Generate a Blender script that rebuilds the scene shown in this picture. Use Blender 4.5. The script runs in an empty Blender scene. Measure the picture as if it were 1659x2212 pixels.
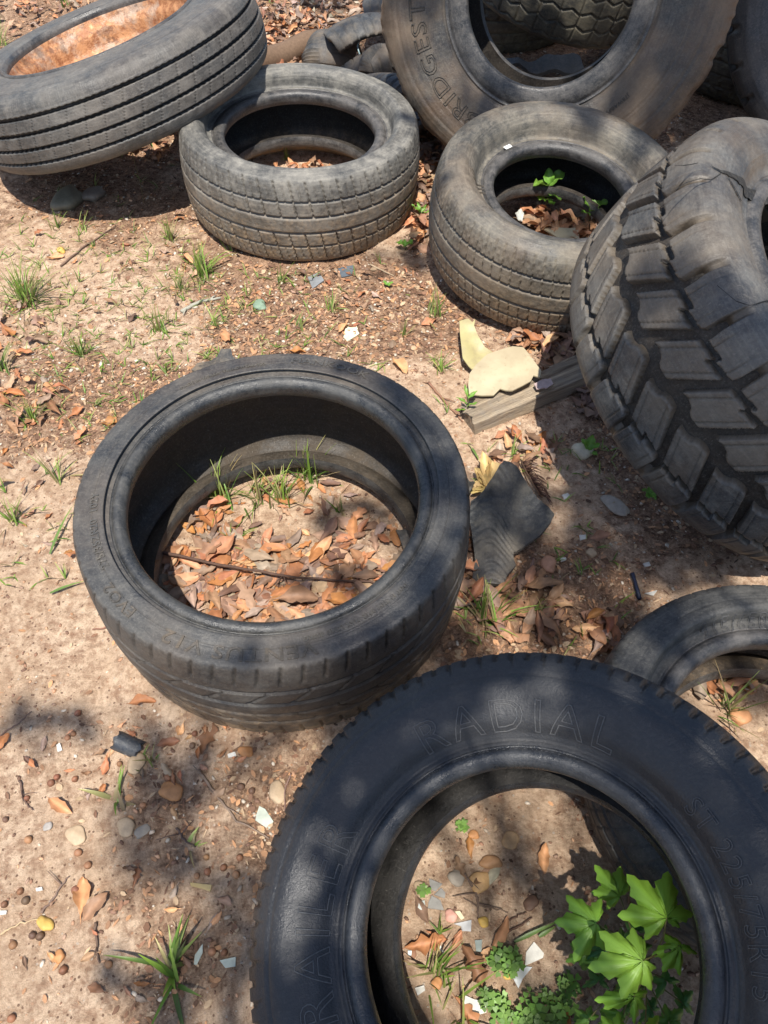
import bpy, bmesh, math, random
import numpy as np
from mathutils import Vector, Matrix
R_ = math.radians
sc = bpy.context.scene
col = sc.collection
rng = np.random.default_rng(7)
random.seed(7)

# ------------------------------------------------------------------ camera, sky, sun, exposure
CAM_H, PITCH, FOC = 1.33, R_(53), 1659.0          # focal length in units of a 1659 x 2212 picture
cam = bpy.data.cameras.new('camera'); cam_o = bpy.data.objects.new('camera', cam); col.objects.link(cam_o)
cam_o.location = (0, 0, CAM_H); cam_o.rotation_euler = (R_(90) - PITCH, 0, 0)
cam.sensor_fit = 'VERTICAL'; cam.sensor_height = 24; cam.lens = 24 * FOC / 2212.0
cam.clip_start = .02; cam.clip_end = 2000
sc.camera = cam_o
SUN = Vector((.02, .37, -1.0)).normalized()       # the way the sunlight travels
w = bpy.data.worlds.new('World'); sc.world = w; w.use_nodes = True
nt = w.node_tree; bg = nt.nodes['Background']; sky = nt.nodes.new('ShaderNodeTexSky')
sky.sky_type = 'NISHITA'; sky.sun_disc = False
sky.sun_elevation = math.asin(-SUN.z); sky.sun_rotation = math.atan2(-SUN.x, -SUN.y)
nt.links.new(sky.outputs[0], bg.inputs[0]); bg.inputs[1].default_value = .115
sl = bpy.data.lights.new('sun', 'SUN'); sl.energy = 4.6; sl.angle = R_(.53); sl.color = (1, .95, .87)
so = bpy.data.objects.new('sun', sl); col.objects.link(so)
so.rotation_euler = SUN.to_track_quat('-Z', 'Y').to_euler(); so.location = (0, -3, 8)
sc.view_settings.view_transform = 'Standard'; sc.view_settings.look = 'None'
sc.view_settings.exposure = .64; sc.view_settings.gamma = 1
sc.render.engine = 'CYCLES'

# ------------------------------------------------------------------ helpers
def g(x, y, z=0.0):                                # picture point -> place at height z
    f = np.array([0, math.cos(PITCH), -math.sin(PITCH)]); u = np.array([0, math.sin(PITCH), math.cos(PITCH)])
    d = f + u * (1106 - y) / FOC + np.array([1, 0, 0]) * (x - 829.5) / FOC
    return np.array([0, 0, CAM_H]) + (z - CAM_H) / d[2] * d

_lat = {}
def vn(x, y, s, seed):                             # value noise 0..1
    if seed not in _lat: _lat[seed] = np.random.default_rng(seed).random((128, 128))
    L = _lat[seed]; x = np.asarray(x, float) / s; y = np.asarray(y, float) / s
    i = np.floor(x).astype(int); j = np.floor(y).astype(int); fx = x - i; fy = y - j
    fx = fx * fx * (3 - 2 * fx); fy = fy * fy * (3 - 2 * fy)
    a = L[i % 128, j % 128]; b = L[(i + 1) % 128, j % 128]; c = L[i % 128, (j + 1) % 128]; d = L[(i + 1) % 128, (j + 1) % 128]
    return (a * (1 - fx) + b * fx) * (1 - fy) + (c * (1 - fx) + d * fx) * fy
def fbm(x, y, s, seed, n=4):
    t = 0; a = .5
    for k in range(n): t = t + a * vn(x, y, s / 2 ** k, seed + k); a *= .5
    return t / (1 - .5 ** n)
def smooth(a, b, v):
    t = np.clip((v - a) / (b - a), 0, 1); return t * t * (3 - 2 * t)
BLOBS = []                                          # darker crumbly soil: (x, y, radius, strength)
def patch(x, y):                                    # 0 pale packed sand .. 1 brown crumbly soil
    x = np.asarray(x, float); y = np.asarray(y, float)
    v = fbm(x, y, .34, 11, 5) + .10 * (vn(x, y, .03, 5) - .5) + .10 * (vn(x, y, .011, 6) - .5)
    v = v + .10 * smooth(1.6, 2.6, y) - .04
    for bx, by, br, bs in BLOBS:
        v = v + bs * np.exp(-((x - bx) ** 2 + (y - by) ** 2) / br ** 2)
    return smooth(.42, .61, v)
for (px, py, r, s) in ((120, 780, .22, .14), (300, 700, .15, -.1), (60, 1500, .3, -.12), (700, 650, .25, .08), (860, 640, .2, .12), (1240, 900, .2, .14),
                       (1350, 1150, .25, .12), (450, 1620, .16, .10), (180, 1640, .12, .06), (850, 1750, .1, .1), (330, 1760, .12, .06), (650, 80, .3, .25),
                       (1180, 1330, .2, .12), (930, 480, .15, .2), (250, 400, .3, .2), (200, 1250, .2, -.1), (430, 740, .15, -.12), (1000, 1800, .15, -.1), (600, 1120, .12, -.1), (320, 1950, .14, .02), (100, 1900, .25, -.08), (520, 1900, .12, -.06)):
    q = g(px, py); BLOBS.append((q[0], q[1], r, s))
def zg(x, y):
    x = np.asarray(x, float); y = np.asarray(y, float)
    p = patch(x, y)
    near = np.exp(-((x / 3.4) ** 4 + ((y - 1.5) / 3.6) ** 4))
    h = .016 * (fbm(x, y, .45, 31, 3) - .5) + .005 * (fbm(x, y, .11, 35, 2) - .5) + (.0030 + .0045 * p) * (fbm(x, y, .045, 41, 4) - .5) * 1.4
    pit = smooth(.72, .86, vn(x, y, .018, 51)); bump = smooth(.74, .9, vn(x, y, .013, 52))
    h = h - .0018 * pit * (1 - .4 * p) + .0022 * bump
    for cx, cy, rr, a in ((-.193, .839, .335, .014), (-.245, 2.209, .32, .012), (.449, 1.80, .31, .010)):
        d = np.hypot(x - cx, y - cy); h = h + a * np.exp(-((d - rr) / .035) ** 2) * (.3 + 1.3 * vn(x, y, .07, 57))
    return h * near

def mat(name, build):
    m = bpy.data.materials.new(name); m.use_nodes = True; n = m.node_tree.nodes; l = m.node_tree.links
    b = n['Principled BSDF']; build(n, l, b); return m
def N(n, t, **k):
    o = n.new(t)
    for a, v in k.items():
        if hasattr(o, a): setattr(o, a, v)
        else: o.inputs[a.replace('_', ' ')].default_value = v
    return o
def noise(n, l, vec, scale, detail=4, rough=.6, lo=None, hi=None):
    o = n.new('ShaderNodeTexNoise'); o.inputs['Scale'].default_value = scale; o.inputs['Detail'].default_value = detail; o.inputs['Roughness'].default_value = rough
    if vec is not None: l.new(vec, o.inputs['Vector'])
    if lo is None: return o.outputs[0]
    r = n.new('ShaderNodeMapRange'); r.inputs[1].default_value = lo; r.inputs[2].default_value = hi; r.interpolation_type = 'SMOOTHSTEP'
    l.new(o.outputs[0], r.inputs[0]); return r.outputs[0]
def math_(n, l, op, a, b=None, c=None):
    o = n.new('ShaderNodeMath'); o.operation = op
    for i, v in enumerate((a, b, c)):
        if v is None: continue
        if isinstance(v, (int, float)): o.inputs[i].default_value = v
        else: l.new(v, o.inputs[i])
    return o.outputs[0]
def mix(n, l, f, a, b):
    o = n.new('ShaderNodeMix'); o.data_type = 'RGBA'
    for i, v in ((0, f), (6, a), (7, b)):
        if isinstance(v, (int, float)): o.inputs[i].default_value = v
        elif isinstance(v, tuple): o.inputs[i].default_value = (*v, 1) if len(v) == 3 else v
        else: l.new(v, o.inputs[i])
    return o.outputs[2]
def bump(n, l, b, h, dist, strength=1.0, prev=None):
    o = n.new('ShaderNodeBump'); o.inputs['Distance'].default_value = dist; o.inputs['Strength'].default_value = strength
    l.new(h, o.inputs['Height'])
    if prev is not None: l.new(prev, o.inputs['Normal'])
    l.new(o.outputs[0], b.inputs['Normal']); return o.outputs[0]

def mesh(name, V, F, m=None, smooth_=True, colr=None, attrs=None):
    me = bpy.data.meshes.new(name)
    me.from_pydata([tuple(v) for v in np.asarray(V).tolist()] if not isinstance(V, list) else V, [], F if isinstance(F, list) else F.tolist())
    if smooth_ and len(me.polygons): me.polygons.foreach_set('use_smooth', np.ones(len(me.polygons), bool))
    if colr is not None:
        a = me.color_attributes.new('col', 'FLOAT_COLOR', 'POINT'); c = np.ones((len(me.vertices), 4)); c[:, :3] = colr
        a.data.foreach_set('color', c.ravel())
    for k, v in (attrs or {}).items():
        v = np.asarray(v, float)
        if v.ndim == 1: a = me.attributes.new(k, 'FLOAT', 'POINT'); a.data.foreach_set('value', v)
        else: a = me.attributes.new(k, 'FLOAT_VECTOR', 'POINT'); a.data.foreach_set('vector', v.ravel())
    if m: me.materials.append(m)
    me.update(); return me
def obj(name, me, parent=None, loc=(0, 0, 0)):
    o = bpy.data.objects.new(name, me); col.objects.link(o); o.location = loc
    if parent: o.parent = parent
    return o
def tag(o, label, cat, group=None, kind=None):
    if label: o['label'] = label
    if cat: o['category'] = cat
    if group: o['group'] = group
    if kind: o['kind'] = kind
    return o
class MB:
    def __init__(s): s.V = []; s.F = []; s.C = []; s.n = 0
    def add(s, V, F, c=None):
        V = np.asarray(V, float); s.V.append(V)
        s.F += [tuple(i + s.n for i in f) for f in F]; s.n += len(V)
        c = np.array(c if c is not None else (.5, .5, .5), float)
        s.C.append(np.broadcast_to(c, (len(V), 3)) if c.ndim == 1 else c)
    def me(s, name, m, smooth_=True):
        return mesh(name, np.concatenate(s.V), s.F, m, smooth_, np.concatenate(s.C))
def link_single(name, V, F, m, label, cat, group=None, colr=None, smooth_=True, kind=None):
    V = np.asarray(V, float); c = V.mean(0); c[2] = V[:, 2].min()
    o = obj(name, mesh(name, V - c, F, m, smooth_, colr), loc=tuple(c)); return tag(o, label, cat, group, kind)

# ------------------------------------------------------------------ materials
def m_col(rough=.7, transl=0.0, spec=.3, nscale=60, namt=.35, bmp=.0006, bscale=220):
    def f(n, l, b):
        a = N(n, 'ShaderNodeAttribute'); a.attribute_name = 'col'; tc = n.new('ShaderNodeTexCoord')
        no = noise(n, l, tc.outputs['Object'], nscale, 5, .65)
        v = math_(n, l, 'MULTIPLY_ADD', no, namt * 2, 1 - namt)
        c = n.new('ShaderNodeVectorMath'); c.operation = 'SCALE'; l.new(a.outputs['Color'], c.inputs[0]); l.new(v, c.inputs['Scale'])
        l.new(c.outputs[0], b.inputs['Base Color']); b.inputs['Roughness'].default_value = rough; b.inputs['Specular IOR Level'].default_value = spec
        bump(n, l, b, noise(n, l, tc.outputs['Object'], bscale, 3, .6), bmp)
        if transl:
            t = n.new('ShaderNodeBsdfTranslucent'); l.new(c.outputs[0], t.inputs[0]); ms = n.new('ShaderNodeMixShader'); ms.inputs[0].default_value = transl
            l.new(b.outputs[0], ms.inputs[1]); l.new(t.outputs[0], ms.inputs[2]); l.new(ms.outputs[0], n['Material Output'].inputs[0])
    return f
M_leaf = mat('dead_leaf', m_col(.55, .12, .35, 70, .35))
M_green = mat('green_blade', m_col(.42, .35, .4, 40, .2, .0002))
M_stone = mat('stone', m_col(.6, 0, .35, 90, .4))
M_wood = mat('twig_wood', m_col(.85, 0, .2, 120, .5))
M_bits = mat('soil_bits', m_col(.85, 0, .2, 200, .4, .0003))
M_shard = mat('shard', m_col(.45, 0, .4, 60, .4, .0004))

def soil(n, l, b):
    tc = n.new('ShaderNodeTexCoord'); P = tc.outputs['Object']
    a = N(n, 'ShaderNodeAttribute'); a.attribute_name = 'patch'; p = a.outputs['Fac']
    f1 = noise(n, l, P, 42, 9, .78, .36, .63); f2 = noise(n, l, P, 170, 5, .7, .3, .7); f3 = noise(n, l, P, 6, 4, .6, .35, .65)
    pale = mix(n, l, f1, (.37, .225, .145), (.82, .615, .435)); pale = mix(n, l, math_(n, l, 'MULTIPLY', f3, .45), pale, (.50, .33, .205))
    brown = mix(n, l, f1, (.15, .085, .053), (.54, .335, .21)); brown = mix(n, l, math_(n, l, 'MULTIPLY', f2, .45), brown, (.09, .055, .036))
    pp = math_(n, l, 'MULTIPLY_ADD', math_(n, l, 'SUBTRACT', f2, .5), .5, p); cl = n.new('ShaderNodeClamp'); l.new(pp, cl.inputs[0])
    c = mix(n, l, cl.outputs[0], pale, brown)
    v = n.new('ShaderNodeTexVoronoi'); v.inputs['Scale'].default_value = 150; v.inputs['Randomness'].default_value = 1; l.new(P, v.inputs['Vector'])
    sp = n.new('ShaderNodeSeparateColor'); l.new(v.outputs['Color'], sp.inputs[0])
    sel = math_(n, l, 'GREATER_THAN', sp.outputs[0], .80); near = math_(n, l, 'LESS_THAN', v.outputs['Distance'], .33)
    sm = math_(n, l, 'MULTIPLY', sel, near)
    pc = mix(n, l, sp.outputs[1], (.50, .26, .14), (.62, .54, .44)); pc = mix(n, l, math_(n, l, 'GREATER_THAN', sp.outputs[2], .6), pc, (.16, .085, .055))
    c = mix(n, l, math_(n, l, 'MULTIPLY', sm, .8), c, pc)
    l.new(c, b.inputs['Base Color']); b.inputs['Roughness'].default_value = .95; b.inputs['Specular IOR Level'].default_value = .15
    h = math_(n, l, 'ADD', noise(n, l, P, 85, 10, .82), math_(n, l, 'MULTIPLY', sm, .25))
    n1 = bump(n, l, b, h, .010, 1.0); bump(n, l, b, noise(n, l, P, 420, 3, .7), .0016, .8, n1)
M_soil = mat('sandy_soil', soil)

def rubber(name, base=(.022, .024, .028), dust=(.17, .155, .135), amt=.45, low=0.0, rough=.5, nz=9, brown=(.20, .13, .075), bamt=0.0, grit_shade=.15, lowz=.1, gcol=(.13, .10, .07), spk=.14, midk=.32):
    def f(n, l, b):
        tc = n.new('ShaderNodeTexCoord'); P = tc.outputs['Object']
        a = N(n, 'ShaderNodeAttribute'); a.attribute_name = 'pv'
        mp = n.new('ShaderNodeMapping'); mp.inputs['Scale'].default_value = (1.6, 1.6, 70); l.new(a.outputs['Vector'], mp.inputs['Vector'])
        streak = noise(n, l, mp.outputs[0], 2.2, 6, .72, .42, .66)
        blot = noise(n, l, P, nz, 9, .74, .40, .62); fine = noise(n, l, P, 210, 4, .75, .46, .66); mid = noise(n, l, P, 46, 7, .78, .44, .62)
        d = math_(n, l, 'MULTIPLY_ADD', blot, .55, math_(n, l, 'MULTIPLY', streak, .3)); d = math_(n, l, 'MULTIPLY_ADD', mid, midk, d)
        d = math_(n, l, 'MULTIPLY', d, amt)
        base2 = mix(n, l, math_(n, l, 'MULTIPLY_ADD', fine, spk, .0), base, (.3, .28, .24))
        c = mix(n, l, d, base2, dust)
        # scratches across the rubber
        mp2 = n.new('ShaderNodeMapping'); mp2.inputs['Scale'].default_value = (44, 44, 30); l.new(a.outputs['Vector'], mp2.inputs['Vector'])
        scr = noise(n, l, mp2.outputs[0], 3.5, 2, .5, .66, .72); c = mix(n, l, math_(n, l, 'MULTIPLY', scr, .22 * min(1, amt * 2)), c, (.34, .31, .27))
        if bamt:
            br = noise(n, l, P, 4.3, 5, .6, .38, .62); br = math_(n, l, 'MULTIPLY', br, bamt); c = mix(n, l, br, c, brown)
        dp = N(n, 'ShaderNodeAttribute'); dp.attribute_name = 'dep'
        if low:
            geo = n.new('ShaderNodeNewGeometry'); sx = n.new('ShaderNodeSeparateXYZ'); l.new(geo.outputs['Position'], sx.inputs[0])
            r = n.new('ShaderNodeMapRange'); r.inputs[1].default_value = lowz; r.inputs[2].default_value = 0; l.new(sx.outputs[2], r.inputs[0])
            k = math_(n, l, 'MULTIPLY', math_(n, l, 'MULTIPLY_ADD', mid, .8, .35), r.outputs[0]); k = math_(n, l, 'MULTIPLY', k, low)
            cl = n.new('ShaderNodeClamp'); l.new(k, cl.inputs[0]); c = mix(n, l, cl.outputs[0], c, (.26, .185, .115))
        gr = math_(n, l, 'MULTIPLY', dp.outputs['Fac'], grit_shade); c = mix(n, l, gr, c, gcol)  # groove bottoms take gcol: grit on some tyres, painted-in shade on others
        l.new(c, b.inputs['Base Color'])
        rr = n.new('ShaderNodeMapRange'); rr.inputs[3].default_value = rough - .08; rr.inputs[4].default_value = rough + .3; l.new(blot, rr.inputs[0]); l.new(rr.outputs[0], b.inputs['Roughness'])
        b.inputs['Specular IOR Level'].default_value = .5
        n1 = bump(n, l, b, noise(n, l, P, 26, 7, .68), .003, .9); bump(n, l, b, noise(n, l, P, 380, 3, .7), .0009, .9, n1)
    return mat(name, f)

# ------------------------------------------------------------------ ground
def axis(lo, hi, st):
    a = np.arange(lo, hi, st); out = [a]; s = st; x = hi; r = []
    while x < 300: r.append(x); s *= 1.22; x += s
    l_ = []; s = st; x = lo - st
    while x > -300: l_.append(x); s *= 1.22; x -= s
    return np.array(l_[::-1] + list(a) + r)
gx = axis(-1.35, 1.35, .0062); gy = axis(-.05, 2.9, .0062)
X, Y = np.meshgrid(gx, gy, indexing='ij'); PT = patch(X, Y); Z = zg(X, Y)
V = np.stack([X, Y, Z], -1).reshape(-1, 3); nx, ny = X.shape
idx = np.arange(nx * ny).reshape(nx, ny)
F = np.stack([idx[:-1, :-1], idx[1:, :-1], idx[1:, 1:], idx[:-1, 1:]], -1).reshape(-1, 4)
go = obj('ground', mesh('ground', V, F, M_soil, True, None, {'patch': PT.ravel()})); tag(go, None, None, kind='structure')

# ------------------------------------------------------------------ tyres
def catmull(P, n):
    P = np.array(P, float); Q = np.vstack([2 * P[0] - P[1], P, 2 * P[-1] - P[-2]]); out = []
    for i in range(len(P) - 1):
        t = np.linspace(0, 1, n, endpoint=False)[:, None]; a, b, c, d = Q[i], Q[i + 1], Q[i + 2], Q[i + 3]
        out.append(.5 * (2 * b + (c - a) * t + (2 * a - 5 * b + 4 * c - d) * t ** 2 + (3 * b - a - 3 * c + d) * t ** 3))
    return np.vstack(out + [P[-1:]])
def resample(P, n):
    s = np.r_[0, np.cumsum(np.hypot(*np.diff(P, axis=0).T))]; t = np.linspace(0, s[-1], n)
    return np.stack([np.interp(t, s, P[:, 0]), np.interp(t, s, P[:, 1])], 1), t
def frame(tilt):
    n = Vector((tilt[0], tilt[1], 1)).normalized(); a = Vector((0, 1, 0)).cross(n).normalized(); b = n.cross(a)
    return a, b, n
class Tyre: pass
def lathe(P, nt, dep=None, wob=None):
    th = np.linspace(0, 2 * np.pi, nt, endpoint=False); m = len(P)
    s = np.r_[0, np.cumsum(np.hypot(*np.diff(P, axis=0).T))]
    d = np.zeros((nt, m)) if dep is None else dep(th[:, None], s[None, :] / s[-1])
    T_ = np.gradient(P, axis=0); T_ /= np.linalg.norm(T_, axis=1)[:, None] + 1e-9; nr, nz_ = -T_[:, 1], T_[:, 0]   # outward normal: profile runs from top to bottom
    r = P[None, :, 0] - d * nr[None, :]; z = P[None, :, 1] - d * nz_[None, :]
    if wob is not None: z = z + wob(th)[:, None] * np.ones(m)[None, :]
    V = np.stack([r * np.cos(th)[:, None], r * np.sin(th)[:, None], z], -1).reshape(-1, 3)
    i = np.arange(nt)[:, None]; j = np.arange(m - 1)[None, :]; i2 = (i + 1) % nt
    F = np.stack([i * m + j, i2 * m + j, i2 * m + j + 1, i * m + j + 1], -1).reshape(-1, 4)
    pv = np.stack([np.cos(th)[:, None] * np.ones(m), np.sin(th)[:, None] * np.ones(m), np.ones(nt)[:, None] * s[None, :]], -1).reshape(-1, 3)
    return V, F, pv, d.ravel()
def tyre(label, cat, name, C, tilt, R, W, rb, wb, pat, mat_, liner, group=None, nt=720, mt=110, lip=.028, sidepat=None, beadr=None, smooth_side=True, lines=(), treadmat=None, sq=0.0, beadm=None):
    a, b, n = frame(tilt); T = Tyre(); h = W / 2
    T.a, T.b, T.n, T.C = a, b, n, Vector(C)
    e = obj(name, None); e.matrix_world = Matrix(((a.x, b.x, n.x, C[0] - n.x * h), (a.y, b.y, n.y, C[1] - n.y * h), (a.z, b.z, n.z, C[2] - n.z * h), (0, 0, 0, 1)))
    tag(e, label, cat, group); T.e = e
    B = wb / 2
    side = [(rb + lip, B + .002), (rb + lip + .012, B + .0045), (rb + lip + .35 * (R - .05 - rb - lip), B + .55 * (W / 2 - B) + .004), (R - .07 + .012 * sq, W / 2), (R - .045 + .012 * sq, .485 * W)]
    tread = [(R - .045 + .012 * sq, .485 * W), (R - .026 + .013 * sq, .45 * W + .008 * sq), (R - .013 + .006 * sq, .38 * W + .006 * sq), (R - .005 + .002 * sq, .24 * W), (R, 0)]
    tread = tread + [(r, -z) for r, z in tread[-2::-1]]
    bead = [(rb + .004, B - .030), (rb, B - .018), (rb, B - .004), (rb + .006, B + .004), (rb + lip * .5, B + .007), (rb + lip * .78, B + .004), (rb + lip * .9, B - .001), (rb + lip, B + .002)]
    inn = [(rb + .004, B - .030), (rb + .03, B - .022), ((rb + R) / 2, W / 2 - .016), (R - .06, W / 2 - .022), (R - .03, .36 * W), (R - .018, .2 * W), (R - .016, 0)]
    inn = inn + [(r, -z) for r, z in inn[-2::-1]]
    S, _ = resample(catmull(side, 12), 46); TR, _ = resample(catmull(tread, 14), mt); BD, _ = resample(catmull(bead, 8), 26); IN, _ = resample(catmull(inn, 8), 40)
    T.S = S
    def sd(th, v):
        d = np.zeros(np.broadcast(th, v).shape)
        for (v0, wd, dp) in lines: d = d + dp * np.exp(-((v - v0) / wd) ** 2)
        if sidepat: d = d + sidepat(th, v)
        return d
    def part(nm, P, nt_, dep=None, m=mat_):
        V, F, pv, d = lathe(P, nt_, dep); V[:, 2] += h
        return obj(nm, mesh(nm, V, F, m, True, None, {'pv': pv, 'dep': np.clip(d / .006, 0, 1)}), e)
    part('tread', TR, nt, pat, treadmat or mat_)
    part('sidewall', S, 360 if not sidepat else nt, sd)
    part('sidewall', S[::-1] * [1, -1], 360, lambda th, v: sd(th, 1 - v))
    part('bead', BD, 240, None, beadm or M_bead); part('bead', BD[::-1] * [1, -1], 240, None, beadm or M_bead)
    part('inner_liner', IN[::-1], 240, None, liner)
    T.h = h; return T
def gr(d, wd, soft=.0016): return np.clip((wd / 2 - np.abs(d)) / soft + .5, 0, 1)
def tri(x): return np.abs((x % 1) - .5) * 2
BF = bpy.data.fonts.load('<builtin>') if '<builtin>' in bpy.data.fonts else None
def ring_text(T, txt, r, deg, size, outline=0.0, mat_=None, space=1.0, raise_=.0012, stretch=1.0, slant=0.0, thick=.0008):
    cu = bpy.data.curves.new('lettering', 'FONT'); cu.body = txt; cu.size = size; cu.align_x = 'CENTER'; cu.align_y = 'CENTER'; cu.space_character = space; cu.shear = slant
    cu.resolution_u = 3
    if outline: cu.fill_mode = 'NONE'; cu.bevel_depth = outline; cu.bevel_resolution = 1
    else: cu.extrude = thick; cu.bevel_depth = .0003
    o = bpy.data.objects.new('lettering', cu); col.objects.link(o)
    dg = bpy.context.evaluated_depsgraph_get(); dg.update(); me = bpy.data.meshes.new_from_object(o.evaluated_get(dg))
    col.objects.unlink(o); bpy.data.objects.remove(o)
    bm = bmesh.new(); bm.from_mesh(me)
    for _ in range(3):
        le = [e_ for e_ in bm.edges if e_.calc_length() > .006]
        if le: bmesh.ops.subdivide_edges(bm, edges=le, cuts=1)
    bm.to_mesh(me); bm.free()
    v = np.empty(len(me.vertices) * 3); me.vertices.foreach_get('co', v); v = v.reshape(-1, 3)
    rr = r + v[:, 1]; ph = R_(deg) - v[:, 0] * stretch / r
    order = np.argsort(T.S[:, 0]); zz = np.interp(rr, T.S[order, 0], T.S[order, 1])
    co = np.stack([rr * np.cos(ph), rr * np.sin(ph), T.h + zz + v[:, 2] + (.0010 if outline else raise_ * .6)], 1)
    me.vertices.foreach_set('co', co.ravel()); me.materials.clear(); me.materials.append(mat_); me.update()
    a = me.attributes.new('pv', 'FLOAT_VECTOR', 'POINT'); a.data.foreach_set('vector', co.ravel())
    return obj('lettering', me, T.e)
def pxdeg(T, x, y, off=.45):                      # ring angle and radius on the sidewall under a picture point
    d = Vector(g(x, y, 0)) - Vector((0, 0, CAM_H)); O = Vector((0, 0, CAM_H)); P0 = T.C + T.n * (T.h * off * 2)
    t = (P0 - O).dot(T.n) / d.dot(T.n); q = O + d * t - P0
    return math.degrees(math.atan2(q.dot(T.b), q.dot(T.a))), q.length

L_dark = rubber('inner_liner_dark', (.014, .012, .011), (.07, .052, .036), .5, 1.6, .6, lowz=.075)
M_bead = rubber('bead_rubber', (.020, .021, .023), (.22, .20, .18), .45, 0, .36, 16)
L_c = rubber('inner_liner_dusty', (.026, .021, .016), (.10, .075, .05), .6, 1.0, .6, lowz=.05)
L_tan = rubber('inner_liner_black', (.010, .0095, .009), (.04, .034, .028), .3, .5, .55, lowz=.03, spk=.03)
M_let = rubber('lettering_worn', (.04, .04, .04), (.19, .16, .12), .6, 0, .6)
M_let2 = rubber('lettering_brown', (.035, .032, .028), (.15, .115, .08), .7, 0, .6)

# central low profile tyre
def pat_low(th, u):
    a = th * .354
    d = sum(.008 * gr((u - c) * .31, w_) for c, w_ in ((.30, .008), (.43, .010), (.57, .010), (.70, .008)))
    k = th / (2 * np.pi) * 62
    for s in (0, 1):
        v = u if s == 0 else 1 - u
        ph = (k + (v - .2) * 1.1 + .5 * s) % 1 - .5
        d = np.maximum(d, .0042 * gr(ph * .036, .0048) * smooth(.05, .09, v) * (1 - smooth(.20, .24, v)))
        ph2 = (k * .5 + (v - .3) * 5.0) % 1 - .5
        d = np.maximum(d, .004 * gr(ph2 * .072, .006) * smooth(.27, .29, v) * (1 - smooth(.43, .45, v)))
    w_ = vn(th * 40, u * 30, 1, 77) * .0015
    return d + w_ * (u > .55)
M_beadc = rubber('bead_rubber_dark', (.018, .020, .023), (.17, .16, .14), .35, 0, .30, 16, spk=.08)
m = rubber('rubber_low_profile', (.022, .024, .027), (.19, .175, .15), .36, 1.3, .42, 6, lowz=.16, bamt=.15, grit_shade=.5, gcol=(.02, .016, .012))
TC = tyre('low wide black tyre lying flat in the middle, brown leaves and grass inside', 'tyre', 'tyre', (-.193, .839, .156), (.006, -.025), .350, .280, .254, .254,
          pat_low, m, L_c, nt=900, mt=130, lip=.026, beadm=M_beadc, lines=((.80, .010, .0014), (.86, .008, .0010)), group=None, sq=1.0)
RC = .315
a0, r0 = pxdeg(TC, 232, 1150); ring_text(TC, '275/35ZR20  102Y', RC - .012, a0, .019, 0, M_let, 1.1)
a0, r0 = pxdeg(TC, 520, 1385); ring_text(TC, 'VENTUS V12', RC, a0, .030, 0, M_let2, 1.1, stretch=1.35)
a0, r0 = pxdeg(TC, 300, 1275); ring_text(TC, 'EVO2', RC, a0, .024, 0, M_let2, 1.1, stretch=1.2)
a0, r0 = pxdeg(TC, 480, 812); ring_text(TC, 'MADE IN KOREA  TREADWEAR 320', RC - .01, a0, .010, 0, M_let, 1.1)
a0, r0 = pxdeg(TC, 715, 795); ring_text(TC, 'HANKOOK', RC, a0, .024, 0, M_let, 1.0, stretch=1.3, thick=.0005)
a0, r0 = pxdeg(TC, 765, 1320); ring_text(TC, 'DOT 1F 8MH  3912  MAX LOAD 850KG', RC - .016, a0, .010, 0, M_let, 1.1)

# tyre lying flat behind it, upper left of centre
def pat_allseason(nblk, soft=.002, lat=.008):
    def f(th, u):
        d = sum(.007 * gr((u - c) * .30, .006) for c in (.27, .42, .58, .73))
        k = th / (2 * np.pi) * nblk
        for s in (0, 1):
            v = u if s == 0 else 1 - u
            ph = (k + (v - .2) * 1.4 * (1 if s else -1)) % 1 - .5; ph2 = (k + .5 + (v - .2) * 1.4 * (1 if s else -1)) % 1 - .5
            m1 = smooth(.07, .10, v) * (1 - smooth(.415, .42, v)); m2 = smooth(.12, .15, v) * (1 - smooth(.26, .27, v))
            d = np.maximum(d, lat * gr(ph * .045, .0042) * m1); d = np.maximum(d, .004 * gr(ph2 * .045, .0028) * m2)
        return d + vn(th * 60, u * 40, 1, 71) * .0012 * (u > .4)
    return f
m = rubber('rubber_grey_dusty', (.055, .055, .053), (.30, .28, .24), .75, 1.3, .55, 10, lowz=.22)
T2 = tyre('grey dusty car tyre lying flat beside the truck tyre, partly in its shadow', 'tyre', 'tyre', (-.245, 2.209, .143), (.039, -.011), .35, .262, .216, .161,
          pat_allseason(50), m, L_dark, lip=.036, lines=((.72, .008, .0014), (.4, .01, .0008)), sq=.5)
# tyre lying tilted, right of it
m = rubber('rubber_brown_dusty', (.040, .040, .038), (.26, .23, .18), .75, 1.3, .5, 7, bamt=.3, lowz=.2)
T4 = tyre('brown-stained car tyre with a white sticker and green seedlings inside', 'tyre', 'tyre', (.449, 1.857, .174), (.064, -.134), .33, .276, .172, .151,
          pat_allseason(78, lat=.006), m, L_dark, lip=.034, lines=((.55, .008, .0012), (.62, .008, .001), (.30, .01, .0008)))
a0, r0 = pxdeg(T4, 1060, 420); ring_text(T4, '///', r0, 183, .05, .0008, M_let2, 1.0)
ring_text(T4, '///', r0, 262, .05, .0008, M_let2, 1.0)

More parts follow.
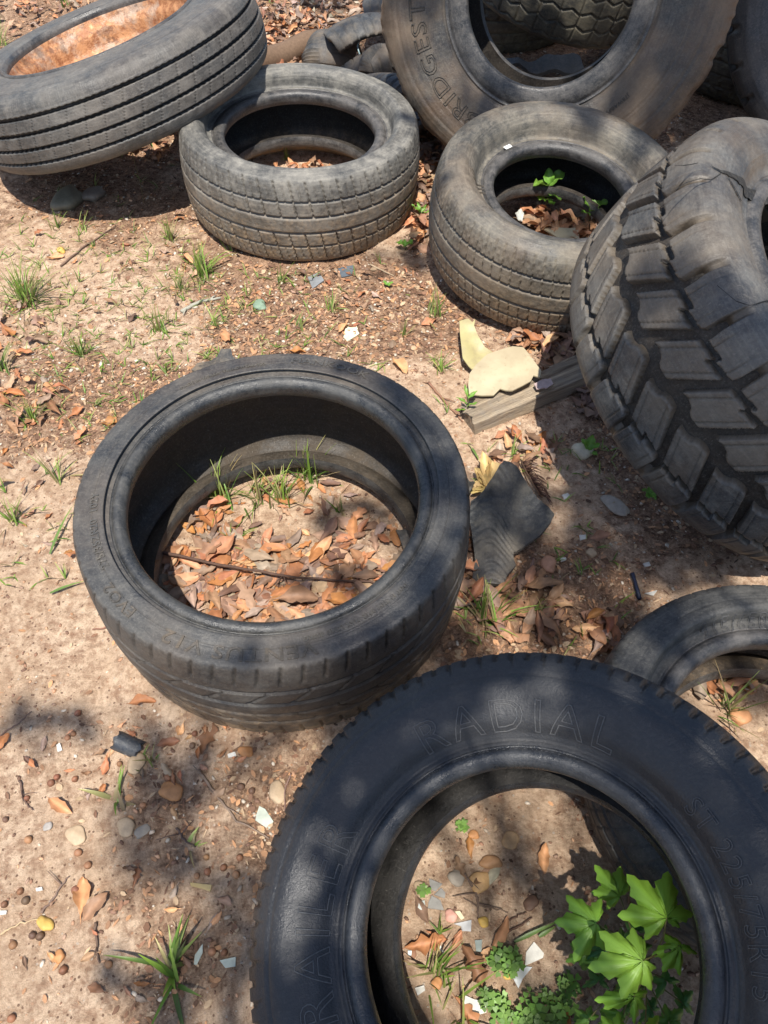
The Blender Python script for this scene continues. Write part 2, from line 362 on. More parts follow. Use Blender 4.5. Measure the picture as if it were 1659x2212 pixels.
# bottom right tyre
def pat_trailer(th, u):
    d = sum(.007 * gr((u - c) * .28 + .002 * tri(th / (2 * np.pi) * 96), .006) for c in (.30, .44, .56, .70))
    k = th / (2 * np.pi) * 96
    for s in (0, 1):
        v = u if s == 0 else 1 - u
        ph = (k + .5 * s) % 1 - .5
        d = np.maximum(d, .0065 * gr(ph * .0235, .006, .003) * smooth(.055, .075, v) * (1 - smooth(.20, .23, v)))
        ph2 = (k * .5 + .3) % 1 - .5
        d = np.maximum(d, .003 * gr(ph2 * .047, .003) * smooth(.02, .04, v) * (1 - smooth(.10, .11, v)))
    return d
m = rubber('rubber_black', (.017, .018, .021), (.11, .11, .11), .14, .3, .42, 3.5, spk=.04, midk=.08)
M_beadb = rubber('bead_rubber_black', (.016, .018, .022), (.12, .12, .12), .25, 0, .27, 16, spk=.05)
T7 = tyre('large black trailer tyre at the bottom right with a green sapling inside', 'tyre', 'tyre', (.186, .150, .235), (-.335, -.123), .359, .24, .197, .168,
          pat_trailer, m, L_tan, nt=960, mt=120, lip=.026, beadm=M_beadb, lines=((.06, .02, .0016), (.12, .012, -.0008), (.93, .012, .0012)))
M_out = rubber('lettering_outline', (.05, .055, .062), (.14, .13, .12), .5, 0, .45)
a0, r0 = pxdeg(T7, 1085, 1545); ring_text(T7, 'RADIAL', r0 - .002, a0 - 3, .052, .0007, M_out, 1.25, stretch=1.25)
a1, r1 = pxdeg(T7, 668, 1960); ring_text(T7, 'TRAILER', r0 - .004, a1 + 8, .052, .0007, M_out, 1.25, stretch=1.2)
a1, r1 = pxdeg(T7, 1590, 1800); ring_text(T7, 'ST 225/75R15', r0 - .004, a1 - 12, .030, .0005, M_out, 1.2)
a1, r1 = pxdeg(T7, 1010, 1632); ring_text(T7, 'MADE IN CHINA  TUBELESS  LOAD RANGE D', r1, a1, .011, 0, M_out, 1.1)

# tyre half under it on the right
def pat_slick(th, u):
    d = sum(.006 * gr((u - c) * .28, .006) for c in (.32, .44, .56, .68))
    k = th / (2 * np.pi) * 70; ph = (k + u * 3) % 1 - .5
    return np.maximum(d, .003 * gr(ph * .028, .003) * ((u > .08) & (u < .92)))
m = rubber('rubber_matt', (.028, .029, .030), (.17, .16, .14), .55, .8, .55, 8)
T8 = tyre('worn black tyre lying flat at the right edge, partly under the black trailer tyre', 'tyre', 'tyre', (.636, .408, .104), (-.045, .024), .316, .195, .192, .130,
          pat_slick, m, L_dark, lip=.03, lines=((.25, .012, .0014), (.30, .006, -.001), (.88, .01, .0014)))
a0, r0 = pxdeg(T8, 1600, 1338); ring_text(T8, '215/65R15', r0, a0 - 3, .026, .0005, M_out, 1.2, stretch=1.15)

# big leaning tyre at the back
def pat_worn(th, u):
    d = sum(.006 * gr((u - c) * .33, .012) for c in (.4, .6))
    rag = (vn(th * 14, th * 0, 1, 91) - .4) * .010 + (vn(th * 45, th * 0, 1, 92) - .5) * .005
    return d + rag * (smooth(.06, .12, u) * (1 - smooth(.88, .94, u)))
m = rubber('rubber_clay_stained', (.022, .023, .025), (.16, .14, .11), .7, .6, .40, 5, (.18, .11, .06), .45)
TG = tyre('huge clay-stained tyre leaning upright at the back, with raised outline lettering on its side', 'tyre', 'tyre', (.478, 2.47, .483), (-.919, -3.14), .489, .295, .222, .262,
          pat_worn, m, L_dark, lip=.062, lines=((.03, .02, .006), (.60, .008, .002), (.66, .006, .002), (.72, .01, .002), (.86, .012, .003)))
M_out2 = rubber('lettering_outline_clay', (.030, .028, .026), (.12, .09, .06), .6, 0, .5)
aB = pxdeg(TG, 1175, 270)[0]; aO = pxdeg(TG, 1000, 0)[0]; a0, r0 = pxdeg(TG, 1037, 167)
print('BRIDGE', aB, aO, a0, r0)
ring_text(TG, 'BRIDGESTONE', .360, a0 - 31, .062, .0012, M_out2, 1.12, stretch=1.25)
a1, r1 = pxdeg(TG, 1320, 235, .45); ring_text(TG, 'J78WA00Y036  S', r1, a1, .014, 0, M_out2, 1.15)

# truck tyre on a rusty wheel
def pat_rib(th, u):
    zig = .0012 * tri(th / (2 * np.pi) * 150)
    d = 0
    for c in (.26, .42, .58, .74): d = d + .015 * gr((u - c) * .27 + zig - .0006, .0085)
    k = th / (2 * np.pi) * 56
    for i, (lo, hi) in enumerate(((.26, .42), (.42, .58), (.58, .74))):
        ph = (k + .33 * i + (u - lo) * 2) % 1 - .5; d = np.maximum(d, .003 * gr(ph * .047, .0016) * ((u > lo) & (u < hi)))
    d = d + .0010 * gr((tri(th / (2 * np.pi) * 210) - .5) * .01, .004) * ((u > .06) & (u < .22))
    return d
m = rubber('rubber_truck', (.042, .044, .045), (.25, .235, .21), .50, .9, .5, 8, bamt=.12, lowz=.18, grit_shade=.9, gcol=(.008, .007, .006))  # near-black groove colour paints in the shade of the grooves
T1 = tyre('truck tyre with ribbed tread on a rusty orange wheel, tilted against the grey tyre', 'wheel', 'truck_wheel', (-.825, 2.50, .27), (-.269, .088), .478, .215, .290, .205,
          pat_rib, m, L_dark, nt=960, mt=150, lip=.02, lines=((.5, .006, .001), (.9, .02, .0015)))
def rust(n, l, b):
    tc = n.new('ShaderNodeTexCoord'); P = tc.outputs['Object']
    f = noise(n, l, P, 9, 7, .7, .46, .62); f2 = noise(n, l, P, 40, 5, .7, .35, .65)
    c = mix(n, l, f2, (.26, .10, .04), (.52, .26, .12)); c = mix(n, l, math_(n, l, 'MULTIPLY', f, .7), c, (.42, .35, .28)); l.new(c, b.inputs['Base Color'])
    c2 = noise(n, l, P, 14, 5, .7, .55, .6); c = mix(n, l, math_(n, l, 'MULTIPLY', c2, .5), c, (.10, .06, .04)); l.new(c, b.inputs['Base Color'])
    b.inputs['Roughness'].default_value = .5; b.inputs['Metallic'].default_value = .15
    bump(n, l, b, f2, .0015)
M_rust = mat('rusty_steel', rust)
rim = catmull([(.289, .085), (.293, .096), (.299, .106), (.305, .104), (.304, .096)][::-1] + [(.283, .070), (.268, .052), (.262, .015), (.250, .0), (.246, -.03), (.25, -.06)], 6)
V, F, pv, d = lathe(rim[::-1], 240); V[:, 2] += T1.h
rimo = obj('rim', mesh('rim', V, F, M_rust), T1.e)
disc = catmull([(.252, -.035), (.235, -.022), (.19, -.006), (.15, -.004), (.115, -.016), (.095, -.04)], 6)
V, F, pv, d = lathe(disc, 180); V[:, 2] += T1.h; obj('wheel_disc', mesh('wheel_disc', V, F, M_rust), rimo)

# lugged off-road tyre on the right
def pat_lug(th, u):
    k = th / (2 * np.pi) * 28; d = np.full(np.broadcast(th, u).shape, .0)
    out = np.zeros_like(d)
    for s in (0, 1):
        v = u if s == 0 else 1 - u
        kk = k + (.5 if s else 0)
        x = kk + np.where(v < .22, 0, (v - .22) * 2.4)          # lugs run straight over the shoulder then slant to the centre
        ph = (x % 1) - .5
        wd = .062 + .035 * np.clip((v - .1) * 3, 0, 1)
        lug = np.clip((np.abs(ph) - wd / 1.0) / .022, 0, 1)
        lug2 = lug * (1 - smooth(.452, .475, v + .02 * np.sin(ph * 6)))
        gap = gr((v - .25) * .42 + .012 * (ph - .0), .013, .004)
        lug2 = lug2 * (1 - .8 * gap)
        cut = gr((((x * 2) % 1) - .5) * .085, .0032, .0015) * .10
        val = lug2 * (1 - cut)
        out = np.where((v <= .5), val, out)
    vv = np.minimum(u, 1 - u); fade = smooth(.0, .05, vv) * (.22 + .78 * smooth(.08, .20, vv))
    return .034 * (1 - out) * fade
def side_lug(th, v):
    k = th / (2 * np.pi) * 15; ph = (k % 1) - .5
    notch = (1 - np.clip((np.abs(ph) - .16) / .03, 0, 1)) * smooth(.72, .86, v)
    rad = gr(((th / (2 * np.pi) * 90) % 1 - .5) * .02, .0016, .001) * smooth(.42, .45, v) * (1 - smooth(.62, .64, v))
    return .014 * notch - .0012 * rad
m = rubber('rubber_offroad', (.026, .029, .034), (.23, .22, .195), .48, .6, .42, 6, (.19, .135, .08), .32, grit_shade=.6, gcol=(.085, .062, .038))
T5 = tyre('massive cracked off-road tyre with deep chunky lugs, tilted at the right edge', 'tyre', 'tyre', (.779, 1.17, .327), (.548, -.218), .424, .345, .235, .29,
          pat_lug, m, L_dark, nt=1200, mt=150, lip=.04, sidepat=None, lines=((.30, .01, .0012), (.36, .008, -.001), (.66, .006, -.002), (.70, .005, .0025)))
# tears in its sidewall
def side_pt(T, x, y, lift=.002):
    a_, r_ = pxdeg(T, x, y, .47); o = np.argsort(T.S[:, 0]); z = np.interp(r_, T.S[o, 0], T.S[o, 1])
    return np.array([r_ * math.cos(R_(a_)), r_ * math.sin(R_(a_)), T.h + z + lift])
M_void = rubber('torn_rubber', (.006, .006, .006), (.03, .025, .02), .3, 0, .8)
def crack(T, pts, name='crack'):
    Vv = []; Ff = []; rs = []
    q = []
    for i in range(len(pts) - 1):
        for t in np.linspace(0, 1, 5, endpoint=False):
            q.append([pts[i][k] * (1 - t) + pts[i + 1][k] * t for k in range(3)])
    q.append(list(pts[-1]))
    for i, (x, y, wd) in enumerate(q):
        p = side_pt(T, x, y); j = (random.random() - .5) * 3
        p2 = side_pt(T, x, y + wd * (.8 + .4 * random.random()) + j * .2); Vv += [p, (p + p2) / 2 + [0, 0, .0005], p2]
        if i: k = 3 * i; Ff += [(k - 3, k, k + 1, k - 2), (k - 2, k + 1, k + 2, k - 1)]
    return obj(name, mesh(name, np.array(Vv), Ff, M_void, True), T.e)
crack(T5, [(1528, 362, 1), (1545, 378, 5), (1575, 385, 10), (1600, 388, 16), (1632, 396, 22), (1659, 402, 26), (1700, 410, 20)])
crack(T5, [(1445, 420, 1), (1475, 400, 2), (1505, 392, 2), (1528, 394, 2), (1545, 384, 3)])
crack(T5, [(1560, 392, 3), (1580, 415, 5), (1598, 435, 4), (1612, 455, 1)])
crack(T5, [(1450, 365, 1), (1480, 362, 3), (1500, 358, 2)])
crack(T5, [(1540, 622, 1), (1580, 655, 2), (1610, 665, 2), (1659, 655, 3), (1690, 650, 2)])

# tyres at the back seen through and beside the leaning one, plus added dark fillers
m = rubber('rubber_back', (.034, .034, .032), (.22, .19, .13), .8, 0, .6, 8)
def pat_zig(th, u):
    k = th / (2 * np.pi) * 34; d = 0
    for c in (.22, .38, .54, .70, .86): d = d + .007 * gr((u - c) * .33 + .016 * (tri(k + c * 3) - .5), .006)
    for i, c in enumerate((.22, .38, .54, .70)):
        ph = (k + c * 3 + .5 * (i % 2)) % 1 - .5; d = np.maximum(d, .006 * gr(ph * .07, .005) * ((u > c) & (u < c + .16)))
    return d
TB = tyre('dusty tyre with zigzag tread seen through the hole of the huge leaning tyre', 'tyre', 'tyre', (.661, 3.317, .315), (.253, -.11), .383, .29, .2, .2, pat_zig, m, L_dark, nt=600)
TA = tyre('tyre added behind the huge leaning tyre to darken the view through its hole', 'tyre', 'tyre', (.42, 3.62, .12), (.02, -.03), .40, .24, .13, .18, pat_allseason(50), m, L_dark, nt=360)  # added cover: hides sunlit ground so the hole reads dark
TD = tyre('tyre added to fill the dark gap behind the huge leaning tyre', 'tyre', 'tyre', (1.42, 3.15, .12), (.02, -.03), .38, .24, .2, .18, pat_allseason(50), m, L_dark, nt=360)  # added with the next one to fill a black void
TE = tyre('tyre added on another one to fill the dark gap beside the corner tyre', 'tyre', 'tyre', (1.36, 3.22, .37), (.06, -.10), .37, .24, .2, .18, pat_allseason(50), m, L_dark, nt=360)  # added upper filler that keeps the background dark
m = rubber('rubber_shade', (.024, .026, .030), (.13, .12, .11), .5, .3, .5, 6)
TR_ = tyre('dark tyre with blocky shoulder tread standing in the top right corner', 'tyre', 'tyre', (1.49, 2.50, .47), (-1.1, -2.4), .47, .30, .24, .22, pat_lug, m, L_dark, nt=600, lines=((.5, .01, .002), (.7, .01, .002)))

#SLAB
# valve sticker on the tilted tyre
def flat_patch(T, pts, name, m, lift=.0015, c=(.7, .7, .68)):
    P = np.array([side_pt(T, x, y, lift) for x, y in pts]); n_ = len(P)
    return obj(name, mesh(name, P, [tuple(range(n_))], m, False, np.tile(c, (n_, 1))), T.e)
M_stick = mat('paper_sticker', m_col(.5, 0, .3, 300, .1))
e = T4
def bead_patch(T, x, y, w_, h_, name):
    a_, r_ = pxdeg(T, x, y, .3); P = []
    for (da, dr) in ((-w_, -h_), (w_, -h_), (w_, h_), (-w_, h_)):
        aa = R_(a_) + da; rr = T.S[0, 0] - .004 + dr; P.append([rr * math.cos(aa), rr * math.sin(aa), T.h + T.S[0, 1] + .006])
    return obj(name, mesh(name, np.array(P), [(0, 1, 2, 3)], M_stick, False, np.tile((.75, .75, .72), (4, 1))), T.e)
bead_patch(T4, 1090, 312, .055, .006, 'sticker')
# ------------------------------------------------------------------ small builders
def rot(yaw=0, pitch=0, roll=0):
    return np.array(Matrix.Rotation(yaw, 3, 'Z') @ Matrix.Rotation(pitch, 3, 'Y') @ Matrix.Rotation(roll, 3, 'X'))
def leaf_geo(L, W, curl=.3, bend=.3, rs=None, kind=None):
    rs = rs or random; n = 11; V = []; F = []
    kind = rs.choice((0, 0, 1, 1, 1, 2, 3)) if kind is None else kind
    tw = (rs.random() - .5) * 1.6; asym = (rs.random() - .5) * .5; ph = rs.random() * 6; roll = rs.uniform(-.4, 1.1); pk = {0: .95, 1: 1.5, 2: 1.3, 3: .8}[kind]; cut = 1.0 if kind != 3 else rs.uniform(.55, .8)
    for i in range(n + 1):
        t = i / n * cut; wd = W * .5 * max(0, math.sin(math.pi * t ** pk)) ** (.75 if kind != 1 else .9)
        if kind == 2: wd *= 1 + .38 * math.sin(t * 19 + ph)
        if i == 0 or (i == n and kind != 3): wd = .0008
        x = L * (t - .5); zb = bend * L * (.25 - (t - .5) ** 2) * 1.2 + roll * L * max(0, t - .6) ** 2 * 1.6
        for k in (-1, -.5, 0, .5, 1):
            rag = 1 + (.16 * (rs.random() - .5) + .10 * math.sin(t * 23 + k * 3 + ph)) * abs(k)
            yy = wd * k * rag; z = zb + curl * abs(k) ** 1.5 * wd * 1.5 + tw * (t - .5) * yy + (rs.random() - .5) * .05 * W + .16 * W * k * k * math.sin(t * 11 + ph + k)
            V.append((x, yy + asym * L * (t - .5) ** 2, z))
    for i in range(n):
        for k in range(4): a = i * 5 + k; F.append((a, a + 5, a + 6, a + 1))
    b = len(V); V += [(-L * .5, -.0007, 0), (-L * .5, .0007, 0), (-L * .68, .0004, -.001)]; F.append((b, b + 1, b + 2))
    return np.array(V), F
BROWNS = [(.40, .17, .075), (.46, .22, .11), (.33, .14, .07), (.30, .17, .10), (.50, .27, .14), (.24, .115, .06), (.42, .26, .16), (.36, .155, .055), (.30, .19, .13), (.26, .19, .145), (.20, .12, .08), (.34, .25, .19), (.15, .09, .06)]
def jit(c, a=.15):
    k = 1 + (random.random() - .5) * 2 * a; return tuple(max(0, v * k * (1 + (random.random() - .5) * .12)) for v in c)
def leafcol(V, c):
    c = np.array(c); k = 1 + .25 * (np.random.default_rng(int(abs(V[0, 0]) * 1e6) % 99999).random(len(V)) - .5); C = c[None] * k[:, None]
    m = (np.arange(len(V)) % 5) == 2; C[m] *= 1.25; return C
def add_leaf(mb, x, y, z, L, W, c, tilt=.35, curl=None):
    V, F = leaf_geo(L, W, random.uniform(-.5, .8) if curl is None else curl, random.uniform(-.5, .9))
    V[:, 2] *= 1 if tilt > .3 else .55
    V = V @ rot(random.uniform(0, 6.28), random.uniform(-tilt, tilt), random.uniform(-tilt, tilt)).T
    V = V - [0, 0, V[:, 2].min()]; mb.add(V + [x, y, z], F, leafcol(V, c))
def blade(mb, base, dirv, L, w0, c, droop=.5, seg=7):
    d = np.array(dirv, float); d /= np.linalg.norm(d); P = []; p = np.array(base, float); s = np.cross(d, [0, 0, 1.]); s /= np.linalg.norm(s) + 1e-6
    V = []; F = []
    for i in range(seg + 1):
        t = i / seg; wd = w0 * (1 - t ** 1.8) * (.7 + .6 * min(1, t * 4)) * .5 + .0002
        up = np.cross(s, d); V += [p - s * wd + up * wd * .35, p.copy(), p + s * wd + up * wd * .35]
        if i: k = 3 * i; F += [(k - 3, k, k + 1, k - 2), (k - 2, k + 1, k + 2, k - 1)]
        d = d + np.array([0, 0, -droop / seg * (.4 + t)]); d /= np.linalg.norm(d); p = p + d * L / seg
    t = np.repeat(np.linspace(0, 1, seg + 1), 3)[:, None]
    C = np.array(c)[None] * (1 - .25 * (1 - t)) + np.array([.08, .06, .0])[None] * t ** 4
    mb.add(np.array(V), F, C)
GREENS = [(.22, .36, .06), (.16, .29, .05), (.28, .42, .08), (.13, .23, .05), (.34, .42, .13), (.40, .38, .16)]
def tuft(x, y, size, n, label, wide=1.0, flat=.5, group='grass tufts on the dirt', name='grass_tuft', dirc=None, dry=.2):
    q = g(x, y); mb = MB(); n = int(n * 1.4) if name == 'grass_tuft' else n
    for i in range(n):
        a = random.uniform(0, 6.28) if dirc is None else dirc + random.gauss(0, .5)
        el = min(1.5, abs(random.gauss(1.15, .35))) * (1 - max(0, flat - .5) * .6); a = a if random.random() < .5 else random.gauss(.9, .8)
        r = random.random() * size * .30; L = size * random.uniform(.3, 1.15)
        c = random.choice(GREENS) if random.random() > dry else (.38, .30, .16)
        blade(mb, (q[0] + r * math.cos(a * 3.1), q[1] + r * math.sin(a * 2.3), zg(q[0], q[1]) - .002), (math.cos(a) * math.cos(el), math.sin(a) * math.cos(el), math.sin(el)), L,
              .0026 * wide * random.uniform(.5, 1.3), jit(c, .25), random.uniform(.1, 1.3))
    V = np.concatenate(mb.V); o = link_single(name, V, mb.F, M_green, label, 'grass' if name == 'grass_tuft' else 'plant', group, np.concatenate(mb.C)); return o
def ico(rs, s=(1, 1, .6), rough=.12, sub=1):
    bm = bmesh.new(); bmesh.ops.create_icosphere(bm, subdivisions=sub, radius=1); V = np.array([v.co[:] for v in bm.verts]); F = [tuple(v.index for v in f.verts) for f in bm.faces]; bm.free()
    ph = rs.random(3) * 6; V = V * (1 + rough * np.sin(V @ np.array([2.1, 1.7, 2.9]) + ph[0]) + rough * .7 * np.sin(V @ np.array([-3.1, 4.2, 1.3]) + ph[1]))[:, None]
    return V * np.array(s), F
def stone(x, y, r, c, label, asp=(1, .75, .55), sub=3, cat='stone', name='stone', group=None, rough=.12, sink=.3, z=None):
    q = g(x, y); V, F = ico(rng, np.array(asp) * r, rough, sub); V = V @ rot(random.uniform(0, 3.1)).T
    zz = zg(q[0], q[1]) if z is None else z
    V = V + [q[0], q[1], zz + asp[2] * r * (1 - 2 * sink)]
    C = np.array(c)[None] * (1 + .3 * (fbm(V[:, 0] * 1, V[:, 1] + V[:, 2], r * .8, 21, 2) - .5))[:, None]
    return link_single(name, V, F, M_stone, label, cat, group, C)
def acorn(i, x, y, c):
    q = g(x, y); r = random.uniform(.0052, .0068); V, F = ico(rng, (r, r, r * .95), .03, 3); z0 = zg(q[0], q[1])
    c0 = MB(); c0.add(V, F, np.array(c)[None] * (1 - .35 * (V[:, 2] < -r * .2))[:, None]); 
    o = obj('acorn', c0.me('acorn', M_stone), loc=(q[0], q[1], z0 + r * .42)); o.rotation_euler = (random.uniform(-1.2, 1.2), random.uniform(-1.2, 1.2), 0)
    return tag(o, 'small round brown acorn lying on the sandy ground at the lower left', 'acorn', 'acorns scattered over the lower left ground')
def sheet(name, px, label, cat, m, c, th=.003, ctrl=(), disp=.002, dscale=.03, group=None, cuts=4, edge_c=None, parent=None, rip=0, double=True):
    """px: outline as (x, y, z) picture points with heights above the soil; ctrl: inner control points"""
    def W(x, y, z): q = g(x, y, z); return np.array([q[0], q[1], q[2] + (zg(q[0], q[1]) if z < .05 else 0)])
    O = [W(*p) for p in px]; K = np.array(O + [W(*p) for p in ctrl]); cen = K.mean(0); eps = (.16 * np.ptp(K[:, :2], axis=0).max()) ** 2
    bm = bmesh.new(); vs = [bm.verts.new((p[0], p[1], 0)) for p in O]; f = bm.faces.new(vs)
    bmesh.ops.triangulate(bm, faces=[f]); bmesh.ops.subdivide_edges(bm, edges=bm.edges[:], cuts=cuts, use_grid_fill=True)
    bmesh.ops.triangulate(bm, faces=bm.faces[:]); bmesh.ops.subdivide_edges(bm, edges=bm.edges[:], cuts=2, use_grid_fill=True)
    bmesh.ops.recalc_face_normals(bm, faces=bm.faces[:])
    for v in bm.verts:
        d = (K[:, 0] - v.co.x) ** 2 + (K[:, 1] - v.co.y) ** 2 + eps; wt = 1 / d ** 1.7; z = (wt * K[:, 2]).sum() / wt.sum()
        z += disp * (fbm(v.co.x, v.co.y, dscale, 61, 3) - .5) * 2 + (rip * math.sin((v.co.y * .9 + v.co.x * .3 + .02 * math.sin(v.co.x * 50)) * 420) if rip else 0); v.co.z = z
    if bm.faces[0].normal.z < 0:
        for f_ in bm.faces: f_.normal_flip()
    r = bmesh.ops.extrude_face_region(bm, geom=bm.faces[:]); top = [e for e in r['geom'] if isinstance(e, bmesh.types.BMVert)]
    for v in top: v.co.z += th
    bmesh.ops.recalc_face_normals(bm, faces=bm.faces[:])
    V = np.array([v.co[:] for v in bm.verts]); F = [tuple(v.index for v in f_.verts) for f_ in bm.faces]; bm.free()
    C = np.array(c)[None] * (1 + .35 * (fbm(V[:, 0], V[:, 1], .05, 63, 4) - .5))[:, None]
    o = link_single(name, V, F, m, label, cat, group, C, smooth_=True)
    for md in (o.modifiers.new('edges', 'EDGE_SPLIT'),): md.split_angle = R_(50)
    return o
def tube(mb, pts, r0, r1, c, sides=6, knob=0):
    P = np.array(pts, float); V = []; F = []; n_ = len(P)
    for i, p in enumerate(P):
        d = P[min(i + 1, n_ - 1)] - P[max(i - 1, 0)]; d /= np.linalg.norm(d) + 1e-9; s = np.cross(d, [.1, .2, 1]); s /= np.linalg.norm(s) + 1e-9; u = np.cross(s, d)
        r = r0 + (r1 - r0) * i / (n_ - 1); r *= 1 + knob * (random.random() - .5)
        for k in range(sides): a = 2 * math.pi * k / sides; V.append(p + r * (math.cos(a) * s + math.sin(a) * u))
    for i in range(n_ - 1):
        for k in range(sides): a = i * sides + k; b = i * sides + (k + 1) % sides; F.append((a, b, b + sides, a + sides))
    F.append(tuple(range(sides))[::-1]); F.append(tuple((n_ - 1) * sides + k for k in range(sides)))
    mb.add(np.array(V), F, c)
def twig(pts, r, label, c=(.20, .13, .09), group=None, z=.004, name='twig', jag=.003, side=0):
    W = [g(*p[:2], p[2] if len(p) > 2 else 0) for p in pts]; Q = []
    for i in range(len(W) - 1):
        for t in np.linspace(0, 1, 6, endpoint=False): Q.append(W[i] * (1 - t) + W[i + 1] * t)
    Q.append(W[-1]); Q = np.array(Q)
    for q in Q: q[2] = q[2] + zg(q[0], q[1]) + z; q[0] += (random.random() - .5) * jag; q[1] += (random.random() - .5) * jag
    mb = MB(); tube(mb, Q, r, r * .5, c, 6, .25)
    for k in range(side):
        i = random.randrange(2, len(Q) - 2); a = random.uniform(0, 6.28); L = random.uniform(.015, .04)
        tube(mb, [Q[i], Q[i] + np.array([math.cos(a) * L * .5, math.sin(a) * L * .5, .004]), Q[i] + np.array([math.cos(a) * L, math.sin(a) * L, .003])], r * .5, r * .2, c, 5)
    return link_single(name, np.concatenate(mb.V), mb.F, M_wood, label, 'twig', group, np.concatenate(mb.C))
def Z4(x, y): return x * .4167, 1520.8 + y * .4167
def Z8(x, y): return (900 + x / 3.318) * .9217, (1900 + y / 3.318) * .9217
def Z7(x, y): return (1200 + x / 2.765) * .9217, (1800 + y / 2.765) * .9217
def Z6(x, y): return (1000 + x / 2.074) * .9217, (700 + y / 2.074) * .9217
def ZF(x, y): return (1050 + x / 5.53) * .9217, (1050 + y / 5.53) * .9217

# ------------------------------------------------------------------ crumbs, chips and fine gravel (uncountable)
def scatter_bits():
    mb = MB(); base = [ico(rng, (1, .8, .6), .15, 1) for _ in range(5)]
    Vs = []; Fs = []; Cs = []; off = 0
    pal = np.array([(.46, .27, .17), (.30, .17, .11), (.52, .42, .32), (.22, .13, .09), (.55, .33, .20), (.36, .24, .17), (.17, .10, .07), (.58, .50, .40)])
    cnt = 0
    while cnt < 32000:
        x = rng.uniform(-1.9, 1.9) if rng.random() < .45 else rng.uniform(-1.1, 1.1); y = rng.uniform(-.3, 3.9) if rng.random() < .55 else rng.uniform(-.02, 1.8); p = float(patch(x, y))
        if rng.random() > .22 + .8 * p: continue
        V, F = base[cnt % 5]; s = .0009 + .0040 * rng.random() ** 3.6 + (.0012 if y > 1.4 else 0); a = rng.random() * 6.28; ca, sa = math.cos(a), math.sin(a)
        U = V * s * np.array([1 + .6 * rng.random(), 1, .8]); U = np.stack([U[:, 0] * ca - U[:, 1] * sa, U[:, 0] * sa + U[:, 1] * ca, U[:, 2]], 1)
        Vs.append(U + [x, y, float(zg(x, y)) + s * .25]); Fs.append(np.array(F) + off); off += len(V); Cs.append(np.tile(pal[rng.integers(8)] * rng.uniform(.7, 1.15), (len(V), 1))); cnt += 1
    V = np.concatenate(Vs); o = obj('gravel', mesh('gravel', V, np.concatenate(Fs), M_bits, True, np.concatenate(Cs))); tag(o, 'fine gravel and soil crumbs strewn all over the bare sandy ground', 'gravel', None, 'stuff')
    # flat chips of rotten leaf and bark, short straws
    Vs = []; F = []; Cs = []; off = 0; cnt = 0
    pal = np.array([(.22, .12, .075), (.30, .17, .10), (.15, .085, .055), (.36, .20, .11), (.42, .30, .19), (.46, .25, .13)])
    while cnt < 30000:
        x = rng.uniform(-1.9, 1.9) if rng.random() < .45 else rng.uniform(-1.1, 1.1); y = rng.uniform(-.3, 3.9) if rng.random() < .55 else rng.uniform(0, 1.8); p = float(patch(x, y))
        if rng.random() > .05 + .95 * p ** 1.3: continue
        L = rng.uniform(.002, .008) * (1.25 if y > 1.5 else 1); wd = L * rng.uniform(.12, .75); a = rng.random() * 6.28; tl = rng.uniform(-.7, .7); tr = rng.uniform(-.5, .5)
        ax = np.array([math.cos(a), math.sin(a), tl * .5]); bx = np.array([-math.sin(a), math.cos(a), tr * .6]); c = np.array([x, y, float(zg(x, y)) + .0012 + abs(tl) * L * .3])
        Vs.append(np.array([c - ax * L - bx * wd * .5, c - bx * wd + [0, 0, L * .12], c + ax * L - bx * wd * .2, c + ax * L * .8 + bx * wd * .6, c + bx * wd + [0, 0, L * .15], c - ax * L * .8 + bx * wd * .4]))
        F.append(tuple(range(off, off + 6))); off += 6; Cs.append(np.tile(pal[rng.integers(6)] * rng.uniform(.7, 1.2), (6, 1))); cnt += 1
    o = obj('plant_debris', mesh('plant_debris', np.concatenate(Vs), F, M_bits, False, np.concatenate(Cs))); tag(o, 'crumbled brown leaf and bark chips covering the darker soil patches', 'debris', None, 'stuff')
scatter_bits()

